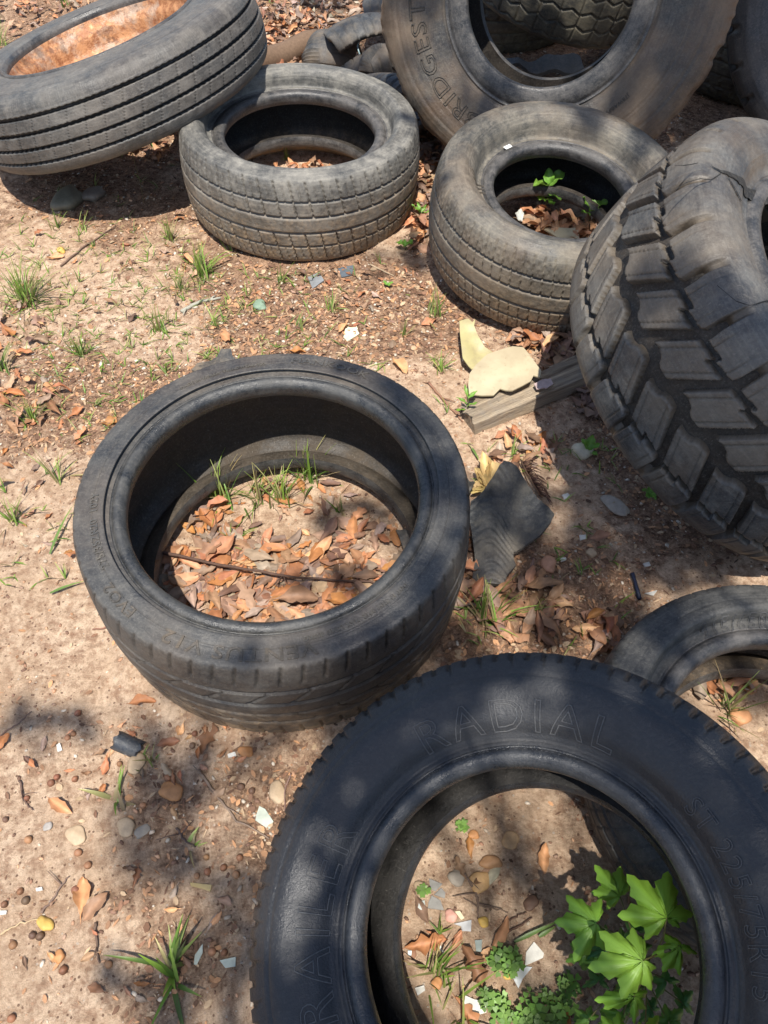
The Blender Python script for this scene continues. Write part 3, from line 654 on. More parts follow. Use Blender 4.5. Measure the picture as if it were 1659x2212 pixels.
# leaf litter that reads as one mass
def litter():
    mb = MB()
    def area(cx, cy, rx, ry, n, L=(.035, .075), zs=.02, tilt=.4, pal=BROWNS, z0=0, keep=None):
        for _ in range(n):
            a = random.uniform(0, 6.28); r = math.sqrt(random.random()); x = cx + rx * r * math.cos(a); y = cy + ry * r * math.sin(a); q = g(x, y)
            if keep and not keep(q): continue
            l = random.uniform(*L); add_leaf(mb, q[0], q[1], z0 + float(zg(q[0], q[1])) + random.random() * zs, l, l * random.uniform(.26, .46), jit(random.choice(pal), .2), tilt)
    inC = lambda q: math.hypot(q[0] + .193, q[1] - .839) < .25
    area(560, 1270, 250, 100, 420, (.024, .078), .010, .22, keep=inC); area(430, 1190, 100, 100, 130, (.025, .07), .010, .25, keep=inC); area(420, 1100, 80, 50, 30, (.03, .06), .01, keep=inC)
    area(780, 1200, 90, 80, 50, (.03, .075), .01, .3, keep=inC); area(700, 1050, 150, 50, 40, (.02, .06), .006, .3, keep=inC); area(600, 1120, 200, 90, 40, (.015, .035), .004, .3, keep=inC)
    inT4 = lambda q: math.hypot(q[0] - .449, q[1] - 1.857) < .19
    area(1240, 480, 130, 90, 300, (.04, .08), .03, keep=inT4, z0=.045, pal=[(.55, .30, .15), (.5, .26, .14), (.45, .22, .11), (.6, .38, .24), (.35, .18, .1)])  # paler leaf colours stand in for bright sun on this litter
    inT2 = lambda q: math.hypot(q[0] + .245, q[1] - 2.209) < .22
    area(660, 350, 120, 40, 70, (.025, .06), .02, keep=inT2, pal=BROWNS[:5] + [(.5, .36, .26)])
    area(905, 440, 28, 110, 110, (.03, .07), .015); area(925, 310, 45, 70, 90, (.03, .08), .02)
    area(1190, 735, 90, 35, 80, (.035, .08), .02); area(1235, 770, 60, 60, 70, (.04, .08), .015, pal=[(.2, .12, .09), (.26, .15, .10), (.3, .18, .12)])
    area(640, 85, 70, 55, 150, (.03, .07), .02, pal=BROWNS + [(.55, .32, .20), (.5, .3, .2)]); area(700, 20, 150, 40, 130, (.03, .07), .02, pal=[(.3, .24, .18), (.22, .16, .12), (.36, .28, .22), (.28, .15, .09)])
    area(330, 300, 80, 50, 80, (.03, .06), .02); area(80, 30, 160, 50, 110, (.03, .06), .015); area(600, 140, 60, 30, 40)
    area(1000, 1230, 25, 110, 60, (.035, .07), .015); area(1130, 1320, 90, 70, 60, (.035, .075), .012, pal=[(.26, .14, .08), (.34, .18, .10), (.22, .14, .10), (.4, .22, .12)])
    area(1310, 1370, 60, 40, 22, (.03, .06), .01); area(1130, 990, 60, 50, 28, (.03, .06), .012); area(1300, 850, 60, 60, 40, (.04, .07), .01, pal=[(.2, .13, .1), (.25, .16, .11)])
    area(30, 720, 70, 60, 24, (.03, .06), .008, pal=BROWNS + [(.5, .36, .27)]); area(60, 870, 90, 60, 22, (.03, .06), .008); area(1550, 1470, 100, 30, 22, (.03, .06), .01)
    area(300, 570, 260, 120, 34, (.018, .04), .004); area(750, 640, 200, 70, 50, (.015, .035), .004); area(1010, 1960, 110, 120, 5, (.03, .055), .004, keep=lambda q: math.hypot(q[0] - .19, q[1] - .14) < .2)
    area(120, 1050, 130, 180, 30, (.015, .035), .004); area(300, 1650, 250, 120, 34, (.015, .035), .004); area(250, 2000, 250, 180, 22, (.015, .03), .004)
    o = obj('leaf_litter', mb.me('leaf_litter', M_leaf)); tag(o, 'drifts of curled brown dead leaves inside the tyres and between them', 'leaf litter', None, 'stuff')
    mb = MB()
    for _ in range(760):   # sparse sprouts of grass
        x = random.gauss(380, 260); y = random.gauss(640, 130)
        if random.random() < .35: x = random.uniform(0, 560); y = random.uniform(480, 1300)
        if random.random() < .1: x = random.uniform(1000, 1350); y = random.uniform(950, 1400)
        q = g(x, y)
        if math.hypot(q[0] + .193, q[1] - .839) < .36 or math.hypot(q[0] + .245, q[1] - 2.209) < .36 or math.hypot(q[0] - .449, q[1] - 1.857) < .35: continue
        for k in range(random.randint(1, 4)):
            a = random.uniform(0, 6.28); el = random.uniform(.2, 1.3); blade(mb, (q[0], q[1], float(zg(q[0], q[1]))), (math.cos(a) * math.cos(el), math.sin(a) * math.cos(el), math.sin(el)), random.uniform(.015, .045), .0022, jit(random.choice(GREENS + [(.42, .34, .2)])), random.uniform(.3, 1.2), 4)
    o = obj('grass', mb.me('grass', M_green)); tag(o, 'sparse short grass sprouts scattered over the sunlit bare dirt', 'grass', None, 'stuff')
    mb = MB()
    def clover(cx, cy, rx, ry, n, hmax=.03):
        for _ in range(n):
            a = random.uniform(0, 6.28); r = math.sqrt(random.random()); q = g(cx + rx * r * math.cos(a), cy + ry * r * math.sin(a)); z = float(zg(q[0], q[1])) + random.uniform(.008, hmax); s = random.uniform(.0045, .0085); yaw = random.uniform(0, 6.28); c = jit((.17, .31, .06), .4)
            tube(mb, [(q[0], q[1], z - .03), (q[0], q[1], z)], .0005, .0004, (.15, .22, .06), 4)
            for k in range(3):
                b = yaw + k * 2.094; d = np.array([math.cos(b), math.sin(b), random.uniform(-.1, .25)]); s_ = np.array([-math.sin(b), math.cos(b), 0]); c0 = np.array([q[0], q[1], z])
                V = [c0, c0 + d * s * .7 - s_ * s * .55, c0 + d * s * 1.25 - s_ * s * .5, c0 + d * s * 1.1, c0 + d * s * 1.25 + s_ * s * .5, c0 + d * s * .7 + s_ * s * .55]
                mb.add(V, [(0, 1, 2, 3), (0, 3, 4, 5)], c)
    clover(*Z8(930, 1180), 30, 30, 34); clover(*Z8(1100, 1560), 80, 40, 62); clover(*Z8(1300, 1600), 60, 40, 28); clover(*Z8(1420, 1380), 20, 30, 14); clover(*Z8(590, 130), 9, 9, 9, .012); clover(*Z8(310, 640), 7, 4, 4, .012); clover(*Z8(800, 1480), 20, 20, 16)
    o = obj('clover', mb.me('clover', M_green)); tag(o, 'low green clover growing in the hole of the large black trailer tyre', 'clover', None, 'stuff')
litter()

# ------------------------------------------------------------------ single leaves
G_L = 'dead leaves lying singly on the dirt'
for (x, y, L, c, yaw, lab) in (
    (175, 945, .045, 1, 1.0, 'orange-brown leaf left of the low wide tyre, pointing up right'),
    (243, 912, .055, 7, .3, 'bright rust-orange leaf touching the upper left of the low wide tyre'),
    (165, 895, .045, 0, .9, 'tan-brown leaf a little above the rust-orange leaf by the low tyre'),
    (120, 555, .05, 4, 0, 'pale orange leaf beside a yellow pebble in the upper left dirt'),
    (405, 565, .05, 4, -.6, 'orange leaf lying in the grass in front of the grey tyre'),
    (490, 735, .055, 1, -.9, 'orange leaf standing behind the low wide tyre, beside rubber scraps'),
    (640, 765, .05, 7, 0, 'flat orange leaf just behind the top of the low wide tyre'),
    (740, 715, .05, 4, 1.1, 'light orange leaf left of the pale green chip'),
    (930, 700, .06, 1, .7, 'orange leaf under the grass left of the cream plastic piece'),
    (1085, 945, .06, 1, .5, 'brown leaf on the dirt below the wooden plank'),
    (1195, 965, .06, 5, 1.2, 'curled brown leaf left of the pale round stone'),
    (5, 1608, .04, 7, 1.2, 'orange leaf cut by the left picture edge, lower left'),
    (132, 1742, .05, 1, -.5, 'pinkish-brown leaf on the pale sand at the lower left'),
    (178, 1940, .06, 1, 1.75, 'long pink-brown leaf standing out on the pale lower left sand'),
    (210, 1960, .05, 3, .9, 'faded grey-brown leaf beside the long pink-brown leaf'),
    (365, 1605, .04, 5, .2, 'brown leaf near the broken black pipe piece'),
    (310, 1520, .05, 0, .1, 'brown leaf at the lower foot of the low wide tyre'),
    (450, 1600, .06, 5, 1.35, 'dark brown curled leaf standing below the low wide tyre'),
    (1290, 1360, .05, 5, 1.5, 'dark red-brown leaf near the worn tyre at the right'),
    (1410, 1350, .04, 4, .8, 'yellowish curled leaf at the rim of the worn tyre on the right'),
    (1290, 1165, .05, 3, .2, 'grey-brown leaf on the shaded soil in front of the lugged tyre'),
    (35, 855, .05, 7, -.1, 'orange leaf at the left edge above a grass tuft'),
    (98, 870, .045, 8, .7, 'amber leaf left of the low wide tyre among green blades'),
    (860, 790, .075, 4, -1.05, 'long light tan leaf just behind the low wide tyre, pointing down right'),
    (1160, 690, .07, 4, -.2, 'broad light orange leaf above the cream plastic pieces'),
    (640, 1310, .09, 3, .1, 'broad pale grey-brown leaf near the front inside the low wide tyre'),
    (480, 1205, .09, 1, .9, 'long yellow-brown leaf on top of the litter in the low wide tyre'),
    (*Z8(310, 1040), .06, 0, .2, 'brown leaf at the left inside the trailer tyre hole'),
    (*Z8(690, 1200), .06, 5, -1.1, 'narrow dark brown leaf in the middle of the trailer tyre hole'),
    (*Z8(560, 1030), .035, 1, 1.0, 'small folded brown leaf in the trailer tyre hole'),
    (*Z8(1240, 380), .045, 4, 1.4, 'pinkish leaf at the upper right of the trailer tyre hole'),
    (*Z8(660, 290), .035, 7, 1.6, 'thin curved orange leaf at the upper part of the trailer tyre hole'),
    (*Z8(640, 1580), .05, 0, -.9, 'brown leaf at the bottom of the trailer tyre hole'),
    (*Z8(1340, 1540), .06, 7, -1.0, 'rusty leaf among the clover in the trailer tyre hole'),
    (*Z8(800, 1130), .035, 4, .5, 'tan leaf left of the clover stalks in the trailer tyre hole'),
):
    q = g(x, y); V, F = leaf_geo(L, L * random.uniform(.36, .46), random.uniform(.1, .6), random.uniform(0, .5))
    V = V @ rot(yaw, random.uniform(-.12, .12), random.uniform(-.25, .25)).T; V = V - [0, 0, V[:, 2].min()]
    zz = .022 if 'litter' in lab or 'broad pale' in lab else .0015
    link_single('dead_leaf', V + [q[0], q[1], zg(q[0], q[1]) + zz], F, M_leaf, lab, 'leaf', G_L, leafcol(V, jit(BROWNS[c] if c != 4 else (.55, .30, .15), .1)))

# ------------------------------------------------------------------ grass tufts
for a in (
    (60, 655, .13, 90, 'largest grass tuft, at the left edge level with the low tyre top'),
    (8, 800, .09, 26, 'grass tuft at the very left edge beside orange leaves'),
    (435, 595, .11, 46, 'bright grass tuft in front of the grey tyre, tallest there'),
    (372, 520, .08, 20, 'grass tuft just left of the grey tyre foot'),
    (390, 625, .07, 16, 'thin grass tuft left below the tall bright tuft'),
    (345, 715, .08, 18, 'grass tuft between the lichen stick and the low tyre'),
    (465, 705, .07, 16, 'grass tuft just above the rubber scraps'),
    (360, 810, .05, 10, 'small grass tuft left of the rubber scraps'),
    (175, 770, .08, 22, 'sprawling grass tuft in the middle of the left dirt'),
    (75, 910, .08, 22, 'grass tuft below orange leaves near the left edge'),
    (125, 1040, .11, 12, 'thin upright grass tuft left of the low tyre with one long blade'),
    (30, 1125, .08, 18, 'grass tuft at the left edge level with the low tyre middle'),
    (610, 610, .06, 12, 'grass tuft right below the grey tyre foot'),
    (718, 675, .06, 16, 'grass tuft left of the pale green chip'),
    (650, 715, .05, 14, 'small tuft between low tyre and grey tyre, centre'),
    (875, 725, .05, 12, 'small thin tuft above the long light tan leaf'),
    (940, 685, .08, 20, 'grass tuft over an orange leaf at the foot of the brown-stained tyre'),
    (950, 800, .06, 18, 'small bright tuft left of the cream plastic pieces'),
    (495, 540, .06, 10, 'grass blades leaning on the foot of the grey tyre'),
    (785, 545, .05, 8, 'little tuft at the right foot of the grey tyre'),
    (125, 490, .06, 9, 'sparse tuft at the shadow edge of the truck tyre, left'),
    (180, 495, .06, 9, 'sparse tuft at the shadow edge of the truck tyre, right'),
    (480, 1085, .11, 26, 'leftmost grass tuft inside the low wide tyre'),
    (555, 1080, .10, 22, 'second grass tuft from the left inside the low wide tyre'),
    (610, 1085, .10, 22, 'third grass tuft from the left inside the low wide tyre'),
    (668, 1040, .10, 26, 'rightmost bright grass tuft inside the low wide tyre'),
    (500, 1170, .06, 8, 'grass blades lying on the litter in the low wide tyre'),
    (735, 1110, .05, 7, 'dark thin tuft in dappled shade inside the low wide tyre'),
    (1045, 1345, .11, 40, 'dense dark grass tuft between the low tyre and the trailer tyre'),
    (1160, 1340, .07, 10, 'thin dark grass tuft right of the dense dark one'),
    (325, 1650, .06, 8, 'small grass tuft right of the broken pipe piece'),
    (1570, 1535, .10, 20, 'bright grass tuft inside the worn tyre at the right edge'),
    (620, 345, .05, 12, 'grass sprouting inside the grey tyre'),
    (*Z8(420, 1300), .08, 22, 'thin grass tuft at the left inside the trailer tyre hole'),
    (*Z8(440, 950), .03, 8, 'tiny tuft among white shards in the trailer tyre hole'),
    (10, 100, .09, 16, 'grass tuft behind the truck tyre at the left edge'),
    (145, 12, .07, 12, 'grass tuft behind the truck tyre at the top edge'),
    (590, 10, .07, 12, 'grass tuft at the top edge right of the truck tyre'),
    (1110, 985, .06, 10, 'short grass right below the wooden plank'),
    (1090, 1080, .08, 8, 'grass blades growing behind the torn rubber flap'),
): tuft(*a)
tuft(*Z4(900, 1400), .09, 20, 'broad-bladed green weed on the lower left sand', wide=2.2, flat=.8, name='weed', group=None, dry=0)
tuft(*Z4(600, 500), .06, 7, 'small broad-bladed weed in the dark soil spot, lower left', wide=2.2, flat=1.1, name='weed', group=None)
tuft(*Z4(1000, 745), .04, 6, 'tiny flat weed beside a twig, lower left', wide=1.8, flat=1.2, name='weed', group=None)
tuft(*Z8(560, 1640), .10, 9, 'tall thin blades at the bottom of the trailer tyre hole', wide=1.1, flat=0, name='weed', group=None, dry=.2)
# one long lit blade beside the weed
mb = MB(); q = g(*Z4(905, 1340)); blade(mb, (q[0], q[1], 0), (.22, .12, 1), .13, .010, (.20, .36, .07), .35, 9)
link_single('grass_plant', np.concatenate(mb.V), mb.F, M_green, 'single long upright blade casting a dark shadow, lower left', 'grass', None, np.concatenate(mb.C))
for (p0, p1, lab) in (((110, 1200), (160, 1105), 'long green blade lying left of the low wide tyre'), ((110, 1285), (185, 1262), 'green blade lying flat below it, touching the low tyre'),
                      (Z8(1010, 1025), Z8(1390, 850), 'upper of two long blades crossing the trailer tyre hole'), (Z8(1200, 985), Z8(1330, 905), 'lower of two long blades crossing the trailer tyre hole'),
                      (ZF(300, 20), ZF(400, 200), 'green stem lying behind the rubber flap')):
    a, b = g(*p0), g(*p1); d = b - a; mb = MB(); blade(mb, a + [0, 0, .006], (d[0], d[1], .25 * np.linalg.norm(d)), np.linalg.norm(d) * 1.05, .005, (.18, .30, .08), .45, 8)
    link_single('grass_plant', np.concatenate(mb.V), mb.F, M_green, lab, 'grass', None, np.concatenate(mb.C))

# ------------------------------------------------------------------ stones, acorns, shards
for i, (x, y) in enumerate(((405, 50), (380, 155), (350, 175), (390, 390), (295, 380), (265, 410), (150, 705), (105, 970), (390, 965), (25, 1040), (70, 1250), (210, 1205), (170, 1200), (330, 1380), (565, 1350), (65, 1630), (1015, 165),
                            (1000, 220), (870, 385), (1305, 450), (1250, 430), (1245, 800), (1160, 850), (1070, 795), (1225, 885), (1020, 890), (1075, 870), (1100, 1285), (1165, 1290), (740, 525), (455, 835), (405, 770), (140, 490), (135, 1020), (30, 600), (620, 310))):
    acorn(i, *Z4(x, y), jit(random.choice([(.20, .09, .05), (.26, .125, .07), (.13, .075, .05), (.32, .17, .09)]), .15))
OR, TAN, GRY, YEL, WHT, PNK, DK = (.46, .22, .09), (.42, .31, .20), (.30, .26, .21), (.58, .38, .10), (.62, .60, .54), (.52, .28, .22), (.13, .075, .05)
for (x, y, r, c, lab, asp) in (
    (*Z4(885, 455), .022, OR, 'flat orange-tan stone in the dark soil, lower left', (1, .7, .35)),
    (*Z4(705, 310), .019, TAN, 'pale tan stone under the broken pipe piece', (1, .8, .4)),
    (*Z4(1435, 460), .020, TAN, 'tan stone set in pale sand near the trailer tyre tread', (.7, 1, .25)),
    (*Z4(235, 1140), .014, YEL, 'elongated yellow pebble on the lower left sand', (.65, 1.1, .6)),
    (*Z4(310, 1310), .009, OR, 'small orange pebble near the bottom left', (1, 1, .7)),
    (*Z4(250, 635), .008, (.33, .30, .27), 'small blue-grey pebble on pale sand, lower left', (1, .9, .5)),
    (*Z4(390, 680), .018, TAN, 'flat pinkish stone at the edge of the dark soil spot', (1, .8, .25)),
    (*Z4(1275, 250), .013, OR, 'orange pebble beside a white chip below the low tyre', (1, .75, .5)),
    (*Z4(655, 635), .017, TAN, 'tan stone in the dappled dark soil, lower left', (1, .8, .3)),
    (*Z4(735, 660), .014, GRY, 'grey-green flat stone in the dappled dark soil', (1, .7, .25)),
    (178, 905 + 20, .010, TAN, 'tan pebble left of the low wide tyre near orange leaf', (1, .8, .6)),
    (132, 541, .014, YEL, 'yellow pebble on the upper left dirt', (1, .8, .6)),
    (300, 920 - 4, .012, (.50, .36, .20), 'buff pebble at the upper left shoulder of the low tyre', (1, .85, .7)),
    (1254, 980, .024, (.56, .50, .36), 'pale round stone in front of the lugged tyre', (1, .95, .75)),
    (1330, 1096, .030, (.36, .31, .25), 'flat grey stone set in the shaded soil', (1.2, .6, .25)),
    (905, 437, .030, (.50, .28, .15), 'orange stone between the grey tyre and the brown-stained tyre', (1, .75, .7)),
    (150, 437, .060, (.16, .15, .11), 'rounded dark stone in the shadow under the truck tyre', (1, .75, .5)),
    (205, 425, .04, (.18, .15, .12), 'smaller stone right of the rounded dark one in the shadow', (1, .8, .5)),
    (1200, 1290 + 20, .014, (.5, .25, .15), 'reddish pebble below the torn rubber flap', (1, .8, .6)),
    (1215, 1300 - 90, .008, WHT, 'white pebble in shade right of the rubber flap', (1, .7, .5)),
    (*Z6(795, 1240), .011, TAN, 'tan pebble on shaded soil left of the tab', (1, .9, .6)),
    (*Z6(590, 1300), .020, (.48, .26, .16), 'orange-brown pebble between leaves below the flap', (.8, 1, .6)),
    (1288, 1448, .014, TAN, 'left pebble of the row above the trailer tyre', (1, .9, .6)),
    (1372, 1457, .014, OR, 'middle pebble of the row above the trailer tyre', (1, .9, .6)),
    (1400, 1470, .011, TAN, 'right pebble of the row above the trailer tyre', (.8, 1, .6)),
    (1235, 1476, .022, (.5, .36, .2), 'yellowish stone beside the top of the trailer tyre', (1, .8, .6)),
    (1375, 1428, .008, TAN, 'small oval pebble near the worn tyre rim', (1, .6, .5)),
    (1290, 1326, .014, (.42, .22, .15), 'brick-red pebble on the soil between flap and worn tyre', (.8, 1, .6)),
    (*Z8(745, 550), .017, (.48, .30, .14), 'round orange-tan stone in the middle of the trailer tyre hole', (.9, 1, .35)),
    (*Z8(835, 405), .017, (.36, .20, .10), 'oval brown stone above the round one in the trailer tyre hole', (.6, 1.1, .4)),
    (*Z8(700, 190), .009, OR, 'orange pebble at the top of the trailer tyre hole', (.8, 1, .4)),
    (*Z8(985, 235), .014, (.50, .33, .18), 'tan flat stone upper right in the trailer tyre hole', (1, 1, .25)),
    (*Z8(1150, 715), .014, DK, 'dark oval stone in the sapling shadow', (.7, 1, .35)),
    (*Z8(770, 865), .008, YEL, 'small orange-yellow pebble in the trailer tyre hole centre', (1, 1, .5)),
    (*Z8(412, 1350), .008, OR, 'orange pebble lower left in the trailer tyre hole', (1, 1, .5)),
    (*Z8(300, 610), .014, TAN, 'tan stone under two clover leaves, trailer tyre hole', (1, .8, .35)),
    (*Z8(965, 1290), .007, YEL, 'yellow pebble touching the white broken shards', (.7, 1, .5)),
    (*Z8(560, 520), .013, GRY, 'grey stone upper left in the trailer tyre hole', (1, 1, .4)),
    (*Z8(525, 820), .010, PNK, 'pinkish pebble among shards in the trailer tyre hole', (1, .9, .5)),
    (*Z8(850, 490), .013, (.34, .31, .22), 'olive flat stone right of the round orange-tan one', (1.4, .6, .25)),
    (1600, 1420 + 130, .02, (.50, .25, .12), 'orange stone at the right edge inside the worn tyre', (1, .8, .6)),
    (562, 660, .022, (.20, .28, .20), 'greenish stone in the dirt above the low tyre', (1, .8, .4)),
    (848, 745, .014, (.22, .15, .10), 'dark brown pebble in front of the pale green chip', (1, .7, .5)),
    (1225, 805 + 40, .012, (.3, .2, .14), 'brown pebble at the plank shadow edge', (1, .8, .6)),
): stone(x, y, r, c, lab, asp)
def shard(pts, c, lab, th=.0025, z=.001, name='shard', cat='shard', disp=.0003):
    return sheet(name, [(x, y, z) for x, y in pts], lab, cat, M_shard, c, th, (), disp, .01, cuts=1)
def poly(cx, cy, s, n, seed, asp=.7, yaw=0):
    r = random.Random(seed); P = []
    for k in range(n):
        a = 2 * math.pi * k / n + r.uniform(-.25, .25); rr = s * r.uniform(.75, 1.15); x, y = rr * math.cos(a), rr * asp * math.sin(a); P.append((cx + x * math.cos(yaw) - y * math.sin(yaw), cy + x * math.sin(yaw) + y * math.cos(yaw)))
    return P
GW, WH, SL = (.46, .50, .42), (.60, .58, .52), (.24, .23, .21)
shard([Z4(1345, 530), Z4(1375, 545), Z4(1418, 610), Z4(1395, 652), Z4(1325, 605), Z4(1330, 575)], GW, 'pale green glazed shard beside the trailer tyre tread')
shard([Z4(290, 210), Z4(312, 203), Z4(322, 238), Z4(298, 247)], WH, 'small white square chip on the lower left soil')
shard([Z4(1180, 262), Z4(1220, 250), Z4(1226, 270), Z4(1185, 280)], WH, 'small white chip below the low wide tyre')
shard([Z4(1052, 1243), Z4(1050, 1290), Z4(1020, 1352), Z4(1005, 1350), Z4(1010, 1300)], GW, 'slim pointed pale shard beside the broad-bladed weed')
shard([Z4(1140, 1330), Z4(1225, 1312), Z4(1222, 1362), Z4(1170, 1370)], GW, 'whitish shard in the shade beside the trailer tyre')
shard([Z4(185, 955), Z4(218, 948), Z4(222, 966), Z4(190, 972)], WH, 'tiny white chip above the long pink-brown leaf')
shard([Z4(0, 1072), Z4(38, 1072), Z4(34, 1090), Z4(4, 1094)], WH, 'tiny white chip at the lower left picture edge')
shard([Z4(985, 925), Z4(1030, 930), Z4(1098, 938), Z4(1090, 972), Z4(1040, 955), Z4(990, 945)], (.48, .36, .16), 'yellow-brown bark strip on the lower left soil', .003)
shard([Z8(1165, 1020), Z8(1242, 1110), Z8(1235, 1145), Z8(1095, 1208), Z8(1105, 1100)], WH, 'largest white shard, with a blade shadow, in the trailer tyre hole')
shard([Z8(1060, 1205), Z8(1152, 1218), Z8(1075, 1310), Z8(1045, 1382), Z8(985, 1270), Z8(1020, 1222)], (.62, .64, .64), 'mottled white shard below the largest one')
shard([Z8(968, 1185), Z8(1020, 1188), Z8(1022, 1220), Z8(985, 1250), Z8(955, 1245)], WH, 'small white shard touching the mottled one', z=.003)
shard([Z8(630, 1440), Z8(700, 1470), Z8(790, 1480), Z8(795, 1570), Z8(700, 1600), Z8(620, 1500)], WH, 'white shard at the bottom of the trailer tyre hole')
shard([Z8(240, 1380), Z8(310, 1360), Z8(320, 1400), Z8(260, 1440)], WH, 'white shard at the left edge of the trailer tyre hole')
shard([Z8(370, 660), Z8(440, 700), Z8(465, 775), Z8(340, 760), Z8(345, 715)], SL, 'lowest of three dark slate pieces in the trailer tyre hole')
shard([Z8(350, 530), Z8(455, 570), Z8(400, 628), Z8(360, 610)], SL, 'topmost of three dark slate pieces in the trailer tyre hole')
shard([Z8(445, 600), Z8(478, 640), Z8(472, 682), Z8(390, 655)], SL, 'middle of three dark slate pieces in the trailer tyre hole')
shard([Z8(545, 880), Z8(680, 850), Z8(675, 942), Z8(605, 935), Z8(600, 900)], (.44, .44, .44), 'bluish grey shard in the middle of the trailer tyre hole')
shard([Z8(275, 705), Z8(315, 700), Z8(325, 790), Z8(290, 790), Z8(262, 755)], (.42, .45, .42), 'pale grey shard left of the dark slate pieces')
shard([Z8(705, 1010), Z8(762, 1005), Z8(755, 1100), Z8(715, 1095)], (.24, .28, .26), 'dull grey-green shard near the narrow brown leaf')
shard([Z8(185, 1090), Z8(215, 1092), Z8(212, 1128), Z8(188, 1125)], (.6, .72, .74), 'tiny pale blue chip at the left edge of the hole')
shard([Z8(390, 1020), Z8(440, 1050), Z8(470, 1115), Z8(430, 1090)], WH, 'thin white sliver beside the brown leaf in the hole')
shard([Z8(550, 785), Z8(590, 780), Z8(625, 835), Z8(600, 850)], (.62, .55, .36), 'cream triangular chip in the trailer tyre hole')
shard([(748, 702), (768, 697), (776, 722), (750, 740), (742, 730)], (.60, .60, .42), 'pale green chip standing in the dirt behind the low tyre')
shard([Z6(655, 958), Z6(685, 950), Z6(696, 965), Z6(668, 980)], WH, 'small white chip right of the rubber flap')
shard([Z6(740, 1152), Z6(775, 1150), Z6(778, 1168), Z6(745, 1178)], WH, 'white oval chip in the shaded soil')
shard([Z6(1050, 1290), Z6(1080, 1280), Z6(1088, 1300), Z6(1060, 1305)], WH, 'white chip in front of the worn tyre, far one')
shard([Z6(1055, 1440), Z6(1120, 1420), Z6(1100, 1448)], WH, 'white triangular chip at the rim of the worn tyre')
shard([(665, 600), (690, 590), (700, 608), (675, 625)], (.22, .23, .24), 'grey fragment on the dirt below the grey tyre, left one')
shard([(730, 580), (765, 575), (760, 596), (738, 600)], (.10, .12, .14), 'dark fragment on the dirt below the grey tyre, right one')

# ------------------------------------------------------------------ twigs
for a in (
    ([(340, 1195, .03), (480, 1225, .035), (640, 1250, .03), (800, 1262, .02), (850, 1262, .02)], .0035, 'long dark stick lying across the litter in the low wide tyre', (.10, .06, .045), 3),
    ([(392, 675), (430, 655), (478, 645)], .006, 'pale lichen-covered stick in front of the low tyre', (.34, .33, .27), 2),
    ([(130, 575), (200, 520), (250, 488)], .003, 'thin twig on the upper left dirt', (.17, .11, .08), 2),
    ([(925, 830), (960, 870), (1000, 915)], .0035, 'thin brown stem left of the wooden plank', (.26, .14, .09), 1),
    ([Z4(1035, 345), Z4(1110, 460), Z4(1230, 610), Z4(1400, 695)], .0028, 'longest twig on the lower left sand, ending at the trailer tyre', (.22, .16, .12), 3),
    ([Z4(105, 400), Z4(120, 490), Z4(175, 555)], .002, 'short crooked twig at the left of the lower sand', (.14, .09, .07), 2),
    ([Z4(215, 1090), Z4(290, 990), Z4(360, 890)], .0022, 'straight thin twig left of the dark soil spot', (.19, .13, .10), 1),
    ([Z4(495, 1130), Z4(500, 1260), Z4(520, 1350)], .0022, 'bent dark twig on the bottom left sand', (.12, .08, .06), 1),
    ([Z4(920, 640), Z4(950, 700), Z4(1010, 740)], .0022, 'dark forked twig beside the tiny flat weed', (.10, .07, .06), 2),
    ([Z4(0, 1200), Z4(100, 1140), Z4(200, 1120)], .002, 'pale straw at the lower left picture edge', (.45, .33, .2), 0),
    ([Z4(0, 170), Z4(90, 110), Z4(170, 40)], .0015, 'fine straw near the left edge below the low tyre', (.2, .13, .1), 0),
    ([Z4(1510, 360), Z4(1480, 430), Z4(1478, 550)], .0018, 'thin upright twig beside the trailer tyre tread', (.24, .15, .12), 0),
    ([Z8(620, 490), Z8(700, 600), Z8(730, 700), Z8(728, 830)], .0028, 'crooked grey twig in the middle of the trailer tyre hole', (.17, .12, .09), 4),
    ([Z8(910, 975), Z8(1030, 905), Z8(1150, 840)], .0024, 'straight dark twig in front of the sapling', (.12, .07, .05), 0),
    ([Z8(930, 870), Z8(1030, 820), Z8(1110, 790)], .0018, 'thin twig above the straight dark one by the sapling', (.12, .07, .05), 0),
    ([Z8(730, 730), Z8(830, 760), Z8(960, 795)], .0018, 'thin twig crossing the crooked grey one', (.2, .14, .10), 0),
    ([(190, 1050), (196, 1120), (180, 1165)], .0018, 'thin dark twig left of the low tyre', (.12, .09, .07), 0),
    ([(1000, 1345), (1090, 1330), (1150, 1300)], .002, 'twig over the leaves below the rubber flap', (.15, .1, .07), 1),
    ([(800, 575), (850, 600)], .003, 'short twig at the right foot of the grey tyre', (.4, .3, .2), 0),
    ([(250, 1360), (200, 1362)], .002, 'short red-brown twig left below the low tyre', (.25, .12, .08), 0),
    ([(285, 330, .0), (300, 380, .03), (310, 440, .0)], .0015, 'thin dry stem standing in the shadow of the truck tyre', (.3, .22, .1), 0),
    ([(600, 40), (660, 75), (700, 90)], .004, 'thin branch on the litter at the top', (.22, .15, .11), 2),
): twig(a[0], a[1], a[2], a[3], 'twigs and straws on the ground', side=a[4])

